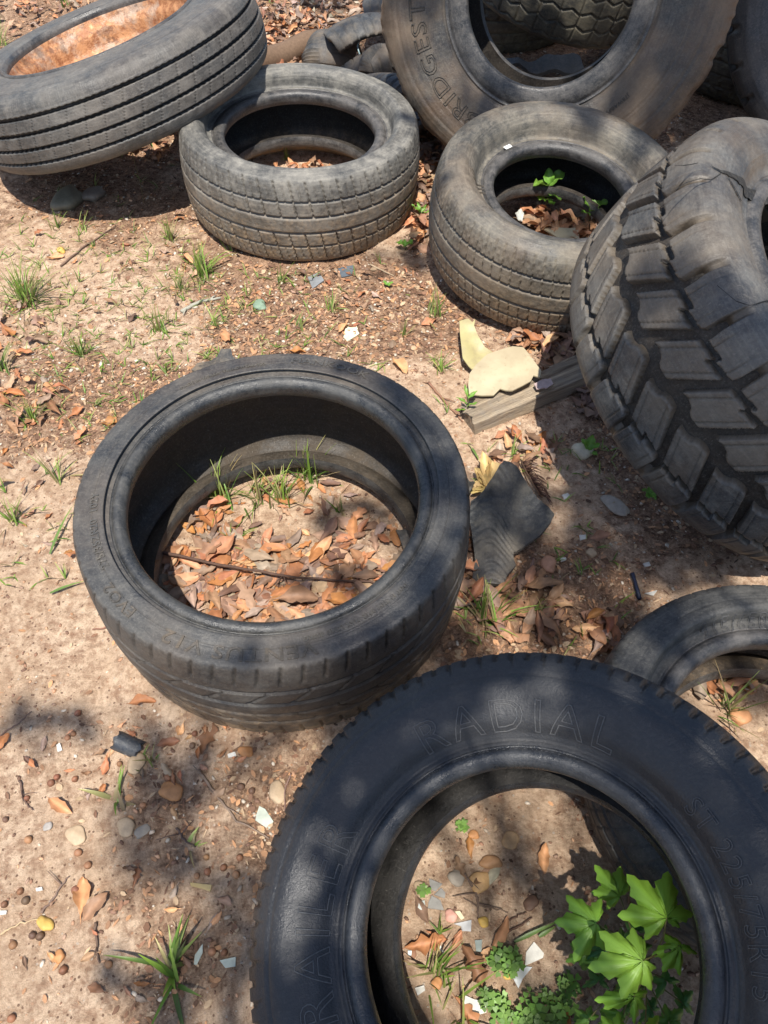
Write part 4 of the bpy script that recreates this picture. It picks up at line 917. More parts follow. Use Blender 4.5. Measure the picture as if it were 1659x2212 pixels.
# ------------------------------------------------------------------ plank, plastic, rubber scraps, pipe, log
def wood(n, l, b):
    tc = n.new('ShaderNodeTexCoord'); mp = n.new('ShaderNodeMapping'); mp.inputs['Scale'].default_value = (4, 90, 60); l.new(tc.outputs['Object'], mp.inputs['Vector'])
    f = noise(n, l, mp.outputs[0], 1.2, 6, .7, .3, .7); f2 = noise(n, l, tc.outputs['Object'], 25, 4, .6, .4, .7)
    c = mix(n, l, f, (.18, .135, .095), (.52, .41, .28)); c = mix(n, l, math_(n, l, 'MULTIPLY', f2, .4), c, (.26, .24, .21)); l.new(c, b.inputs['Base Color']); b.inputs['Roughness'].default_value = .85
    bump(n, l, b, f, .004)
M_plank = mat('weathered_wood', wood)
def plank(p0, p1, wd, th, label, split=0, z=.0):
    a, b = g(*p0), g(*p1); L = np.linalg.norm(b - a); yaw = math.atan2(b[1] - a[1], b[0] - a[0]); n1, n2 = 34, 12
    V = []; F = []
    prof = [(-.5, 0), (-.5, .5), (-.46, 1)] + [(-.46 + .92 * k / n2, 1) for k in range(1, n2)] + [(.46, 1), (.5, .5), (.5, 0)]
    m_ = len(prof)
    for i in range(n1 + 1):
        t = i / n1; x = L * t
        for k, (py, pz) in enumerate(prof):
            rag = (0 if 0 < i < n1 else (1 if i else -1) * .012 * (vn(k * .7, 0, 1, 81) - .5)); s_ = -.012 * math.exp(-((py - .15 - .25 * (t - .5)) / .045) ** 2) * (pz > .9) * (t > .25) * split
            e_ = .006 * (vn(x * 30, k * .6, 1, 82) - .5) * (pz > .4)
            V.append((x + rag * (1 + 2 * vn(k, 1, 1, 83)), py * wd * (1 + .08 * (vn(x * 14, 0, 1, 84) - .5)), pz * th + s_ + e_ * .5))
    for i in range(n1):
        for k in range(m_ - 1): q0 = i * m_ + k; F.append((q0, q0 + m_, q0 + m_ + 1, q0 + 1))
    F.append(tuple(range(m_))); F.append(tuple(n1 * m_ + k for k in range(m_))[::-1])
    o = obj('plank', mesh('plank', np.array(V), F, M_plank, True)); o.location = (a[0], a[1], z + zg(a[0], a[1]) - .003); o.rotation_euler = (0, -.01, yaw)
    md = o.modifiers.new('edges', 'EDGE_SPLIT'); md.split_angle = R_(38); tag(o, label, 'plank'); return o
plank(Z6(190, 615), Z6(800, 360), .074, .036, 'weathered grey-brown wooden plank in the sun, running under the lugged tyre', 1)
plank(Z6(600, 395), Z6(780, 320), .04, .035, 'thin dark wooden batten in the shade behind the plank')
def plastic(n, l, b):
    tc = n.new('ShaderNodeTexCoord'); f = noise(n, l, tc.outputs['Object'], 70, 6, .7, .55, .72); f2 = noise(n, l, tc.outputs['Object'], 14, 4, .6, .35, .7)
    c = mix(n, l, f2, (.46, .40, .26), (.38, .31, .20)); c = mix(n, l, math_(n, l, 'MULTIPLY', f, .55), c, (.28, .20, .12)); l.new(c, b.inputs['Base Color']); b.inputs['Roughness'].default_value = .5
M_plastic = mat('cream_plastic', plastic)
def plastic2(n, l, b):
    plastic(n, l, b); tc = n.new('ShaderNodeTexCoord'); f = noise(n, l, tc.outputs['Object'], 30, 6, .7, .4, .7); c = mix(n, l, f, (.42, .37, .18), (.34, .29, .16)); l.new(c, b.inputs['Base Color'])
M_plastic2 = mat('yellowed_plastic', plastic2)
sheet('plastic_shard', [(992, 694, .06), (1006, 690, .06), (1012, 688, .062), (1020, 696, .06), (1027, 690, .06), (1024, 704, .055), (1034, 728, .045), (1048, 748, .035), (1070, 768, .02), (1040, 790, .02), (1019, 802, .02), (1012, 790, .03), (1000, 772, .04), (996, 740, .05)],
      'narrow curved cream plastic shard leaning behind the larger cream piece', 'plastic', M_plastic2, (.6, .55, .4), .003, [(1015, 730, .03), (1035, 770, .012)], .0006, .05)
sheet('plastic_shard', [(1011, 832, .05), (1014, 810, .05), (1028, 790, .055), (1052, 768, .06), (1078, 757, .068), (1107, 749, .07), (1130, 751, .07), (1141, 764, .068), (1154, 784, .06), (1169, 802, .06), (1166, 817, .058), (1152, 814, .056), (1146, 826, .055), (1128, 836, .052), (1106, 846, .05), (1092, 846, .048), (1080, 843, .047), (1066, 857, .045), (1040, 858, .045), (1013, 855, .045)],
      'large rounded cream plastic piece lying over the plank', 'plastic', M_plastic, (.6, .55, .4), .0035, [(1090, 800, .066), (1060, 810, .06), (1120, 790, .066)], .0006, .05)
shard([Z6(520, 420), Z6(560, 395), Z6(600, 390), Z6(615, 415), Z6(580, 440), Z6(535, 440)], (.42, .32, .30), 'crumpled pinkish leaf scrap on the plank beside the plastic', .002, .05, 'scrap', 'leaf', .004)
M_flap = rubber('rubber_torn', (.022, .026, .031), (.20, .185, .15), .6, .6, .6, 9, lowz=.05, bamt=.12)
sheet('rubber_flap', [(*ZF(740, 60), .16), (*ZF(722, 130), .15), (*ZF(735, 250), .12), (*ZF(660, 340), .10), (*ZF(590, 480), .08), (*ZF(430, 660), .06), (*ZF(280, 790), .045), (*ZF(270, 1000), .05), (*ZF(310, 1250), .05), (*ZF(345, 1500), .045), (*ZF(300, 1790), .02), (*ZF(450, 1830), .015), (*ZF(700, 1845), .012),
      (*ZF(760, 1700), .02), (*ZF(860, 1600), .02), (*ZF(835, 1480), .03), (*ZF(840, 1400), .03), (*ZF(1000, 1330), .025), (*ZF(1180, 1200), .03), (*ZF(1300, 1050), .04), (*ZF(1358, 930), .045), (*ZF(1290, 810), .06), (*ZF(1150, 660), .08), (*ZF(1030, 480), .10), (*ZF(950, 330), .12), (*ZF(890, 200), .14), (*ZF(820, 100), .16)],
      'large torn piece of black rubber propped up right of the low wide tyre', 'rubber flap', M_flap, (.1, .1, .1), .009,
      [(*ZF(1000, 640), .055), (*ZF(930, 900), .045), (*ZF(860, 1080), .03), (*ZF(800, 1250), .025), (*ZF(560, 900), .085), (*ZF(560, 1250), .08), (*ZF(1120, 950), .065), (*ZF(520, 1550), .06)], .011, .06, rip=.0012, cuts=5)
sheet('rubber_scrap', [(*ZF(225, 380), .05), (*ZF(345, 450), .05), (*ZF(300, 560), .03), (*ZF(240, 700), .01), (*ZF(200, 560), .02)], 'small dark rubber corner sticking out between low tyre and yellow leaves', 'rubber scrap', M_flap, (.1, .1, .1), .006, (), .002)
sheet('rubber_scrap', [(415, 805, .008), (428, 788, .01), (455, 785, .015), (470, 772, .03), (478, 755, .04), (500, 756, .04), (503, 772, .035), (520, 790, .02), (500, 815, .01), (450, 822, .008)], 'torn grey rubber scrap behind the upper left of the low tyre', 'rubber scrap', M_flap, (.1, .1, .1), .005, [(470, 795, .03)], .003)
sheet('rubber_scrap', [(855, 1150, .02), (895, 1145, .035), (900, 1185, .03), (875, 1200, .01)], 'small grey rubber scrap inside the low tyre at its right', 'rubber scrap', M_flap, (.1, .1, .1), .005, (), .002)
sheet('rubber_slab', [(1145 - 75, 118, .16), (1066, 108, .17), (1112, 106, .18), (1178, 104, .18), (1238, 112, .17), (1254, 124, .16), (1262, 150, .14), (1230, 190, .08), (1150, 200, .05), (1080, 190, .06), (1052, 150, .10)], 'grey slab of torn tyre sidewall in the hole of the huge leaning tyre', 'rubber scrap', M_flap, (.1, .1, .1), .012, [(1150, 150, .15)], .004)
sheet('board_scrap', [(1165, 492, .085), (1250, 496, .085), (1250, 524, .085), (1215, 522, .085)], 'flat cream board scrap inside the brown-stained tyre', 'plastic', M_plastic, (.5, .45, .3), .004)
sheet('plastic_shard', [(1112, 462, .09), (1125, 452, .10), (1132, 462, .09), (1128, 480, .08), (1120, 478, .08)], 'small white scrap left of the seedlings inside the brown-stained tyre', 'plastic', M_shard, (.7, .7, .62), .002)
# broken pipe piece: a bent half shell
V = []; F = []
for i in range(9):
    for k in range(13):
        a = math.pi * (k / 12) * .92 + .1; r = .017; x = (i / 8 - .5) * .048 * (1 + .15 * math.sin(k * 1.3) * (i in (0, 8)))
        V.append((x, r * math.cos(a), r * math.sin(a)))
for i in range(9):
    for k in range(13):
        a = math.pi * (k / 12) * .92 + .1; r = .0145; x = (i / 8 - .5) * .047; V.append((x, r * math.cos(a), r * math.sin(a)))
for b0, fl in ((0, 0), (117, 1)):
    for i in range(8):
        for k in range(12): q0 = b0 + i * 13 + k; f = (q0, q0 + 13, q0 + 14, q0 + 1); F.append(f if fl else f[::-1])
for i in range(8): F += [(i * 13, i * 13 + 13, 130 + i * 13, 117 + i * 13), (i * 13 + 12, 129 + i * 13, 142 + i * 13, i * 13 + 25)]
for k in range(12): F += [(k, k + 1, 118 + k, 117 + k), (104 + k, 221 + k, 222 + k, 105 + k)]
q = g(*Z4(668, 215)); M_pipe = rubber('black_pipe', (.018, .024, .034), (.12, .11, .10), .4, 0, .45, 20)
o = obj('pipe_piece', mesh('pipe_piece', np.array(V) * 1.0, F, M_pipe)); o.location = (q[0], q[1], zg(q[0], q[1]) - .001); o.rotation_euler = (.1, .12, -.35); tag(o, 'broken piece of black pipe lying on the soil below the low tyre', 'pipe piece')
# log behind the grey tyre
mb = MB(); a, b = g(520, 175), g(688, 112); P = [a * (1 - t) + b * t + np.array([0, 0, .04 + .006 * math.sin(t * 9)]) for t in np.linspace(0, 1, 18)]
tube(mb, P, .050, .040, (.16, .105, .07), 16, .10); link_single('log', np.concatenate(mb.V), mb.F, M_wood, 'short brown log lying behind the grey tyre', 'log', None, np.concatenate(mb.C))
# pieces of shredded tyre left of the leaning tyre
M_carc = rubber('rubber_shredded', (.026, .030, .036), (.17, .155, .13), .75, .4, .6, 9, bamt=.3)
def carcass(px, py, z, R, W, ang, rotm, label, a0=0, seed=3):
    n1, n2 = 60, 26; V = []; F = []
    for s_ in (0, 1):
        for i in range(n1 + 1):
            th = a0 + R_(ang) * i / n1
            for k in range(n2 + 1):
                v = k / n2 - .5; rr = R - .05 * (abs(v) * 2) ** 4 - .016 * s_
                lug = .008 * ((((th * 9 + (v > 0) * .5) % 1) < .22) and abs(v) > .12) * (1 - s_)
                ed = .03 * (vn(i * .3, k * .3, 1, 85 + seed) - .5) * (i in (0, n1)); V.append(((rr - lug) * math.cos(th + ed), W * v * (1 + .12 * (vn(i * .12, seed, 1, 88) - .5)), (rr - lug) * math.sin(th + ed)))
    m_ = n2 + 1; off = (n1 + 1) * m_
    for i in range(n1):
        for k in range(n2): q0 = i * m_ + k; F += [(q0, q0 + m_, q0 + m_ + 1, q0 + 1), (off + q0, off + q0 + 1, off + q0 + m_ + 1, off + q0 + m_)]
    for i in range(n1): q0 = i * m_; F += [(q0, off + q0, off + q0 + m_, q0 + m_), (q0 + n2, q0 + n2 + m_, off + q0 + n2 + m_, off + q0 + n2)]
    for k in range(n2): F += [(k, k + 1, off + k + 1, off + k), (n1 * m_ + k, off + n1 * m_ + k, off + n1 * m_ + k + 1, n1 * m_ + k + 1)]
    V = np.array(V); V = V @ np.array(rotm).T; q = g(px, py, z); V = V - (V.max(0) + V.min(0)) / 2 + q; V[:, 2] += max(0, .002 - V[:, 2].min())
    return link_single('tyre_scrap', V, F, M_carc, label, 'rubber scrap')
RZ, RY, RX = (lambda d: Matrix.Rotation(R_(d), 3, 'Z')), (lambda d: Matrix.Rotation(R_(d), 3, 'Y')), (lambda d: Matrix.Rotation(R_(d), 3, 'X'))
carcass(800, 75, .13, .34, .26, 62, RZ(14) @ RX(-18) @ RY(-60), 'largest slab of shredded tyre tread left of the leaning tyre', 0, 1)
carcass(716, 100, .09, .13, .20, 120, RZ(80) @ RY(-30), 'brown curled end of shredded tyre behind the grey tyre', 0, 2)
carcass(860, 15, .14, .36, .24, 44, RZ(-5) @ RY(-65), 'dark shredded tread slab at the top edge by the leaning tyre', 0, 4)
carcass(790, 165, .06, .34, .13, 34, RZ(14) @ RX(20) @ RY(-100), 'flat grey rubber slab behind the grey tyre rim', 0, 6)
carcass(845, 200, .09, .26, .22, 52, RZ(-35) @ RX(-20) @ RY(-70), 'dark lump of shredded tyre between grey tyre and leaning tyre', 0, 8)
carcass(822, 130, .12, .10, .035, 140, RZ(35) @ RX(-30) @ RY(-20), 'thin curled rubber strip arching over the shredded slabs', 0, 9)
carcass(900, 265, .05, .24, .14, 44, RZ(-60) @ RY(-75), 'rubber lump in the dark gap between the grey tyre and the leaning tyre', 0, 10)
mb = MB(); P = [g(x, y, z) for x, y, z in ((774, 62, .17), (774, 82, .16), (776, 90, .155), (772, 100, .14), (777, 118, .12), (778, 140, .08))]; tube(mb, P, .003, .003, (.30, .42, .44), 6)
link_single('cord', np.concatenate(mb.V), mb.F, M_shard, 'pale blue cord hanging over the shredded tyre scraps', 'cord', None, np.concatenate(mb.C))
# black plastic tie on the shaded soil
mb = MB(); P = [g(*Z6(x, y), .01) for x, y in ((1000, 1335), (1012, 1370), (1022, 1410), (1035, 1460))]; tube(mb, P, .005, .004, (.02, .025, .05), 8, .6)
link_single('cable_tie', np.concatenate(mb.V), mb.F, M_shard, 'black ribbed plastic strip on the soil near the worn tyre', 'plastic strip', None, np.concatenate(mb.C))
# dried fan of yellow leaves and fern frond behind the flap
mb = MB(); c0 = g(*ZF(500, 580))
for (x, y, wd) in ((330, 330, .022), (400, 250, .026), (470, 160, .026), (560, 170, .028), (640, 200, .03), (330, 480, .018), (300, 560, .016), (290, 640, .014), (300, 610, .012)):
    e_ = g(*ZF(x, y), .01); d = e_ - c0; L = np.linalg.norm(d[:2]); V, F = leaf_geo(L, wd, .7, .3); V = V + [L / 2, 0, 0]; V = V @ rot(math.atan2(d[1], d[0]), -.12, random.uniform(-.4, .4)).T
    mb.add(V - [0, 0, V[:, 2].min()] + c0 + [0, 0, .012], F, leafcol(V, jit((.55, .40, .18), .12)))
link_single('dry_frond', np.concatenate(mb.V), mb.F, M_leaf, 'fan of dried yellow leaves behind the torn rubber flap', 'dead plant', None, np.concatenate(mb.C))
mb = MB()
for k in range(46):
    t = k / 45; b_ = np.array(ZF(960 + 230 * t, 180 + 420 * t)); e_ = b_ + np.array([18 + 14 * random.random(), -14 + 34 * t + 8 * random.random()]); p0, p1 = g(*b_, .02), g(*e_, .035 * random.random() + .006)
    tube(mb, [p0, (p0 + p1) / 2 + [0, 0, .010], p1], .0012, .0007, jit((.11, .06, .045)), 4)
tube(mb, [g(*ZF(940, 150), .02), g(*ZF(1060, 400), .025), g(*ZF(1200, 620), .02)], .002, .0015, (.1, .06, .04), 5)
link_single('fern_frond', np.concatenate(mb.V), mb.F, M_wood, 'dark dried comb-like frond right behind the rubber flap', 'dead plant', None, np.concatenate(mb.C))
# stone that carries the low side of the truck tyre
stone(-40, 330, .11, (.2, .18, .15), 'flat grey stone under the low side of the truck tyre', (1.2, 1, .35), sink=.1)

# ------------------------------------------------------------------ plants
def ovate(mb, base, yaw, el, L, W, c):
    V, F = leaf_geo(L, W, .25, .25, None, 0); V = V[:-3]; F = F[:-1]; V = V + [L / 2, 0, 0]; V = V @ rot(yaw, -el, random.uniform(-.3, .3)).T; mb.add(V + base, F, leafcol(V, c))
def seedling(x, y, h, leaves, label, name='seedling', z0=0):
    q = g(x, y, z0); b = np.array([q[0], q[1], z0 + float(zg(q[0], q[1]))]); r = obj(name, None, loc=tuple(b)); tag(r, label, 'seedling')
    mb = MB(); tube(mb, [(0, 0, 0), (.004, 0, h * .6), (0, 0, h)], .0016, .001, (.16, .16, .07), 5); obj('stem', mb.me('stem', M_green), r)
    for (yaw, el, L, W, zz) in leaves:
        mb = MB(); ovate(mb, np.array([0, 0, h * zz]), yaw, el, L, W, jit((.17, .34, .05), .12)); obj('leaf', mb.me('leaf', M_green), r)
seedling(1175, 462, .085, [(1.9, 1.0, .045, .03, 1), (.5, .5, .055, .034, 1), (3.4, .3, .05, .036, .95), (-.7, -.1, .045, .026, .7), (2.8, .1, .03, .02, .45), (-1.2, 0, .04, .022, .5)], 'taller green seedling with rounded leaves inside the brown-stained tyre', z0=.065)
seedling(1268, 492, .05, [(2.3, .6, .045, .032, 1), (.2, .5, .05, .034, 1), (3.3, .2, .03, .02, .8)], 'shorter green seedling right of the taller one inside the brown-stained tyre', z0=.065)
seedling(907, 486, .05, [(k * .9, .5, .035, .011, .6 + .08 * k) for k in range(7)], 'narrow-leaved green seedling between the grey tyre and the brown-stained tyre')
seedling(875, 541, .015, [(.3, .3, .028, .018, 1), (2.9, .3, .03, .02, 1), (1.6, .3, .02, .013, 1)], 'tiny low green seedling in front of the narrow-leaved one')
seedling(746, 140, .06, [(2.4, .6, .05, .02, 1), (.9, .7, .05, .022, 1), (.1, .2, .045, .02, .8), (-1.5, .1, .03, .02, .3)], 'green seedling in front of the shredded tyre scraps')
seedling(1266, 985, .02, [(1.2, .8, .035, .02, 1), (.1, .5, .03, .015, 1), (2.2, .6, .03, .014, 1), (-.6, .2, .025, .014, .6)], 'small green sprig growing beside the pale round stone')
seedling(1400, 1075, .012, [(k * 1.3, .3, .02, .014, 1) for k in range(5)], 'tiny dark green sprout in the shaded soil')
seedling(1005, 905, .07, [(1.9, .6, .03, .008, 1), (.6, .4, .03, .009, .9), (2.8, .4, .03, .008, .7), (-.2, .4, .03, .009, .6), (3.5, .2, .03, .009, .4), (-1.0, .2, .03, .009, .3)], 'thin upright weed at the near end of the plank')
seedling(838, 625, .01, [(.5, .4, .018, .01, 1), (2.5, .4, .018, .01, 1)], 'tiny yellow-green sprout in front of the grey tyre')

def star_leaf(J, tips, zj, zt, c):
    """five-lobed serrated leaf from its stalk joint and lobe tips (picture points), as a real sheet at height"""
    j = g(*Z7(*J), zj); T_ = [g(*Z7(*t), zt[i] if isinstance(zt, (list, tuple)) else zt) for i, t in enumerate(tips)]
    out = []; n_ = len(T_)
    def lobe(a, b, tip, k0):   # outline from sinus a over tip to sinus b
        P = []
        for s, (p, q_) in enumerate(((a, tip), (tip, b))):
            for i in range(6):
                t = i / 6; m_ = p * (1 - t) + q_ * t; ax = tip - j; L = np.linalg.norm(ax[:2]); side = np.array([-ax[1], ax[0], 0]) / (L + 1e-6); sg = 1 if s == 0 else -1
                tt = t if s == 0 else 1 - t; bulge = .20 * L * math.sin(math.pi * tt) * max(0, 1 - tt) ** .55; ser = .040 * L * (1 if i % 2 else -.7) * (i > 0)
                P.append(m_ + side * k0 * sg * (bulge + ser))
        return P
    sin = []
    for i in range(n_ - 1): sin.append(j + ((T_[i] - j) + (T_[i + 1] - j)) * .5 * .43)
    first = j + (T_[0] - j) * .12; last = j + (T_[-1] - j) * .12
    # winding
    cr = np.cross((T_[0] - j)[:2], (T_[1] - j)[:2]); k0 = -1 if cr > 0 else 1
    S_ = [first] + sin + [last]
    for i in range(n_): out += lobe(S_[i], S_[i + 1], T_[i], k0)
    out.append(S_[-1]); out = np.array(out)
    # fan with an inner ring following each ray so the blade can sag between the veins
    V = [j]; F = []; C = []
    m_ = len(out)
    for f_ in (.35, .7, 1.0):
        for i, p in enumerate(out):
            v = j + (p - j) * f_; ph = (i % 12) / 12; sag = .003 * math.sin(f_ * math.pi) + .0008 * math.cos(ph * 2 * math.pi) * f_; V.append(v + [0, 0, sag - .006 * f_ ** 3])
    for i in range(m_ - 1):
        F.append((0, 1 + i, 2 + i))
        for r in range(2): a_ = 1 + r * m_ + i; F.append((a_, a_ + m_, a_ + m_ + 1, a_ + 1))
    V = np.array(V); cc = np.array(c)[None] * np.ones((len(V), 1)); ii = np.arange(m_)
    for r in range(3): vein = (ii % 12 == 6); cc[1 + r * m_ + ii[vein]] *= 1.10
    cc[0] *= 1.1
    return j, V, F, cc
Q = g(*Z7(800, 1250), .12); base = np.array([Q[0] + .0, Q[1] - .005, 0.0])
sap = obj('sapling', None, loc=tuple(base)); tag(sap, 'green sapling with star-shaped leaves growing in the hole of the trailer tyre', 'sapling')
LEAVES = [
    ((1000, 970), [(870, 1112), (690, 950), (750, 678), (1022, 658), (1188, 940), (1100, 1030)], .27, .262, (.26, .47, .055)),
    ((545, 1005), [(615, 1180), (408, 1252), (278, 990), (355, 815), (588, 838)], .22, .21, (.22, .42, .055)),
    ((848, 1250), [(948, 1290), (915, 1440), (715, 1495), (497, 1290), (568, 1050), (790, 1025), (868, 1100)], .29, .282, (.28, .48, .06)),
    ((1080, 1150), [(1100, 1345), (985, 1320), (915, 1210), (990, 1062), (1070, 1090), (1215, 1200)], .25, .24, (.26, .48, .05)),
    ((700, 832), [(620, 915), (518, 800), (540, 618), (710, 628), (785, 720)], .17, .165, (.24, .45, .06)),
    ((790, 1480), [(600, 1560), (540, 1500), (700, 1430), (890, 1440), (880, 1560), (800, 1659)], .245, .235, (.25, .46, .055)),
    ((690, 1760), [(560, 1800), (585, 1600), (700, 1575), (800, 1690), (760, 1850)], .23, .22, (.25, .46, .055)),
    ((860, 1740), [(760, 1800), (830, 1640), (960, 1600), (1010, 1760), (900, 1880)], .20, .19, (.26, .48, .05)),
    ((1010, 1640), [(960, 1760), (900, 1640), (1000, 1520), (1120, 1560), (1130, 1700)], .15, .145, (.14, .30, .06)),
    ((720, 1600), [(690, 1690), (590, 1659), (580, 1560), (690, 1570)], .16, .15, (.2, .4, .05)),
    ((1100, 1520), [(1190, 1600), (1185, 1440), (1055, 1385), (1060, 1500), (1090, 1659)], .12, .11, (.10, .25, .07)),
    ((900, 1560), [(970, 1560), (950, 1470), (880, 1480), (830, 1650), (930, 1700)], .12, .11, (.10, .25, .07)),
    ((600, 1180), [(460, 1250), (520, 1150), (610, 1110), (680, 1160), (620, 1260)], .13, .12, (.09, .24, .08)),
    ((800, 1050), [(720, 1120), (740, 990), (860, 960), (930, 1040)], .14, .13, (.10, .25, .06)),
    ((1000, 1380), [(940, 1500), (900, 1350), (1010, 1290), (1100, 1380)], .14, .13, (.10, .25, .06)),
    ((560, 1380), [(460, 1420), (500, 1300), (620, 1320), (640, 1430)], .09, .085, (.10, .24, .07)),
]
r9 = random.Random(11)
for k in range(13):
    jx, jy = r9.uniform(470, 1100), r9.uniform(1080, 1640); z_ = r9.uniform(.04, .13); a0_ = r9.uniform(0, 6.28); R0 = r9.uniform(75, 120)
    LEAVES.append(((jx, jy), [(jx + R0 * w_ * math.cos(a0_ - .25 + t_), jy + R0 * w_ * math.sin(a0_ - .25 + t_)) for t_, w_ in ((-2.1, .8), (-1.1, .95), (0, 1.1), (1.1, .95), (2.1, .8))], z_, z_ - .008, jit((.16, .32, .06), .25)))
mb = MB(); tube(mb, [(0, 0, 0), (.006, .004, .08), (0, .002, .16), (.004, 0, .26)], .0035, .0018, (.20, .17, .08), 7); stem = obj('stem', mb.me('stem', M_green), sap)
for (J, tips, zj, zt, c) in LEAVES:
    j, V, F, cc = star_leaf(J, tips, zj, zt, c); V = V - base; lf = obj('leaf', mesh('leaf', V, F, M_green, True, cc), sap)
    mb = MB(); h = min(.24, (zj - .02) * .8); tube(mb, [(.002, .001, h), (V[0] + [0, 0, h]) / 2 + [0, 0, (zj - h) * .3], V[0]], .0012, .0009, (.25, .22, .08), 5); obj('leaf_stalk', mb.me('leaf_stalk', M_green), lf)

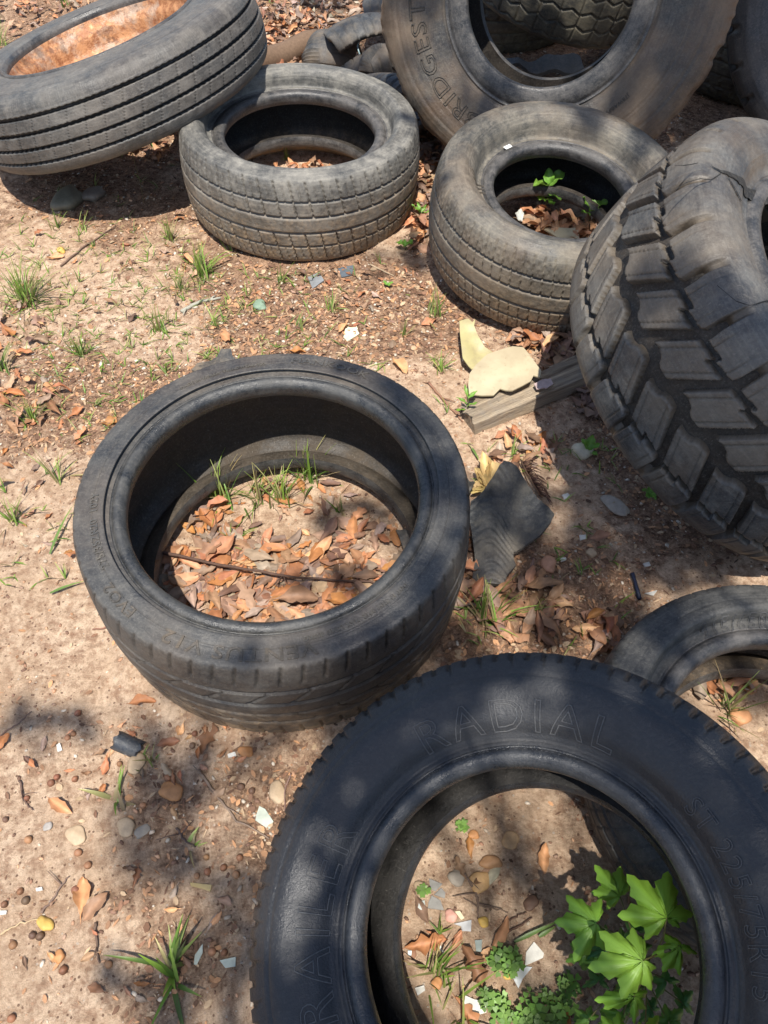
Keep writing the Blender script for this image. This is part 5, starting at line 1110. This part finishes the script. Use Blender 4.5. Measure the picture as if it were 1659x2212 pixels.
# ------------------------------------------------------------------ unseen tree, its leaf clumps placed to cast the wanted shade
def tree():
    clumps = []      # (point in shade, radius)
    def sh(x, y, z, r): clumps.append((g(x, y, z), r))
    for a in ((330, 1620, 0, .07), (330, 1700, 0, .05), (300, 1730, 0, .05), (360, 1810, 0, .08), (420, 1860, 0, .07), (440, 1950, 0, .05), (530, 1960, 0, .05), (520, 2040, 0, .07), (480, 2130, 0, .08), (360, 2200, 0, .08), (540, 2190, 0, .1), (420, 1650, 0, .05),
              (250, 2120, 0, .03), (60, 1590, 0, .05), (140, 1560, 0, .05), (560, 1620, 0, .05),
              (760, 800, .26, .035), (830, 840, .26, .06), (900, 920, .26, .07), (950, 1010, .26, .08), (975, 1100, .26, .08), (975, 1200, .25, .08), (940, 1290, .25, .08), (880, 1370, .24, .07), (800, 1410, .23, .06), (700, 1420, .22, .04), (560, 1440, .2, .03), (950, 1400, .12, .08), (880, 1500, .1, .07), (760, 1540, .1, .06), (620, 1540, .1, .04),
              (720, 1120, 0, .06), (840, 1150, 0, .05), (780, 1090, 0, .035), (760, 1250, 0, .035), (650, 1255, 0, .03),
              (1100, 1080, .08, .09), (1060, 1160, .08, .05), (1150, 1180, .04, .07), (1220, 1080, 0, .08), (1290, 1050, 0, .08), (1300, 1130, 0, .09), (1230, 1190, 0, .08), (1370, 1110, 0, .1), (1380, 1200, 0, .08), (1180, 1270, 0, .07), (1210, 1370, 0, .05), (1290, 1300, 0, .05), (1340, 1340, 0, .05), (1470, 1180, 0, .06), (1560, 1200, 0, .06), (1270, 970, 0, .08),
              (1600, 900, .45, .09), (1640, 1020, .4, .10), (1560, 1050, .3, .10), (1480, 980, .25, .09), (1400, 930, .2, .08), (1620, 780, .5, .08), (1520, 860, .4, .07), (1400, 1010, .15, .08), (1600, 1120, .25, .1), (1500, 1100, .2, .08), (1640, 700, .5, .05),
              (1340, 1440, .17, .04), (1440, 1360, .19, .05), (1580, 1290, .19, .04), (1550, 1350, .2, .04), (1650, 1420, .15, .05), (1480, 1420, .17, .03), (1640, 1520, 0, .05),
              (760, 60, .1, .14), (850, 40, .1, .13), (720, 140, .1, .07), (800, 180, .05, .12), (700, 10, .0, .12), (860, 240, .05, .08), (900, 290, 0, .08),
              (905, 60, .7, .10), (900, 160, .4, .05), (1440, 30, .75, .14), (1480, 120, .5, .06), (1330, 140, .45, .05), (1350, 30, .7, .08), (1250, 290, .25, .05), (1330, 260, .25, .04), (1380, 330, .25, .05),
              (1540, 260, 0, .2), (1560, 150, .1, .25), (1480, 330, 0, .12), (1640, 100, .5, .2), (1650, 30, .6, .2), (1620, 200, .3, .2), (1500, 20, .1, .25), (1090, 40, .5, .10), (1290, 60, .55, .07), (1180, 100, .25, .08), (1420, 200, .3, .08), (1600, 60, .3, .3), (1080, 60, .1, .2), (1180, 50, .1, .2), (1130, 20, .1, .2), (1250, 30, .1, .2), (1020, 20, .2, .12), (1540, 200, .3, .25), (1650, 180, .4, .2), (1560, 0, .4, .3), (1480, 60, .2, .2)):
        sh(*a)
    # clumps added to darken the trailer tyre ring, sparing its sunlit spots
    for k in range(46):
        ph = 2 * math.pi * k / 46
        for rr in (.235, .29, .34):
            p = T7.C + T7.a * (rr * math.cos(ph)) + T7.b * (rr * math.sin(ph)) + T7.n * .11
            d = np.array(p) - np.array([0, 0, CAM_H]); f = np.array([0, math.cos(PITCH), -math.sin(PITCH)]); u = np.array([0, math.sin(PITCH), math.cos(PITCH)])
            X_ = 829.5 + FOC * d[0] / (d @ f); Y_ = 1106 - FOC * (d @ u) / (d @ f)
            if math.hypot((X_ - 1080) / 135, (Y_ - 1590) / 130) < 1: continue
            if X_ < 715 - (Y_ - 1720) * .30 and 1620 < Y_ < 2120: continue
            if math.hypot(X_ - 700, Y_ - 2000) < 30 or math.hypot(X_ - 1260, Y_ - 1650) < 45: continue
            clumps.append((np.array(p), .036))
    rt = obj('tree', None, loc=(1.9, -5.2, 0)); tag(rt, 'unseen tree behind the photographer, leaf clumps placed to shade the tyres', 'tree'); O = np.array([1.9, -5.2, 0])
    S_ = np.array(SUN); mbl = MB(); twigs = MB(); r2 = random.Random(5); cen = []
    Vs = []; F = []; Cs = []; off = 0
    for (p, r) in clumps:
        H = r2.uniform(3.2, 4.6) if r < .04 else r2.uniform(4.2, 6.5)
        c = p - S_ * ((H - p[2]) / -S_[2]) * -1 * -1
        c = p + (-S_) * ((H - p[2]) / -S_[2]); cen.append(c); n_ = max(6, int((.95 if r < .037 else (.95 if p[0] > .2 else .60)) * math.pi * r * r / (.0009) * (1 if r > .037 else 2.0)))
        for _ in range(n_):
            v = np.array([r2.gauss(0, .5), r2.gauss(0, .5), r2.gauss(0, .6)]) * r; L = r2.uniform(.018, .034) * (1 if r < .05 else 1.35); a = r2.uniform(0, 6.28); ax = np.array([math.cos(a), math.sin(a), r2.uniform(-.5, .5)]); bx = np.array([-math.sin(a), math.cos(a), r2.uniform(-.4, .4)])
            q0 = c + v; Vs.append(np.array([q0 - ax * L, q0 - bx * L * .55 - ax * .2 * L, q0 + ax * L, q0 + bx * L * .55 - ax * .2 * L]) - O); F.append((off, off + 1, off + 2, off + 3)); off += 4; Cs.append(np.tile(jit((.07, .14, .03), .3), (4, 1)))
    obj('crown', mesh('crown', np.concatenate(Vs), F, M_green, False, np.concatenate(Cs)), rt)
    mb = MB(); bark = (.10, .075, .055); tp = np.array([0, 0, 5.2]); tube(mb, [(0, 0, -.1), (.05, .1, 1.5), (-.05, .15, 3.2), (-.1, .3, 5.2), (-.2, .5, 7.4)], .24, .08, bark, 12, .08)
    obj('trunk', mb.me('trunk', M_wood), rt)
    # limbs: group the clumps by place, one limb per group, a thin twig to each clump
    cen = np.array(cen) - O; K = 9; kc = cen[np.random.default_rng(1).choice(len(cen), K, replace=False)]
    for _ in range(12):
        lab_ = ((cen[:, None] - kc[None]) ** 2).sum(-1).argmin(1); kc = np.array([cen[lab_ == i].mean(0) if (lab_ == i).any() else kc[i] for i in range(K)])
    for i in range(K):
        m_ = cen[lab_ == i]
        if not len(m_): continue
        mb = MB(); st = np.array([-.07, .2, 3.6 + .25 * i]); e_ = kc[i]; mid = (st + e_) / 2 + [0, 0, .35]
        tube(mb, [st, (st + mid) / 2 + [.05, 0, .12], mid, (mid + e_) / 2 + [0, 0, .12], e_], .05, .010, bark, 8, .15)
        for c in m_: tube(mb, [e_, (e_ + c) / 2 + [0, 0, .04], c], .004, .0015, bark, 4)
        obj('limb', mb.me('limb', M_wood), rt)
tree()
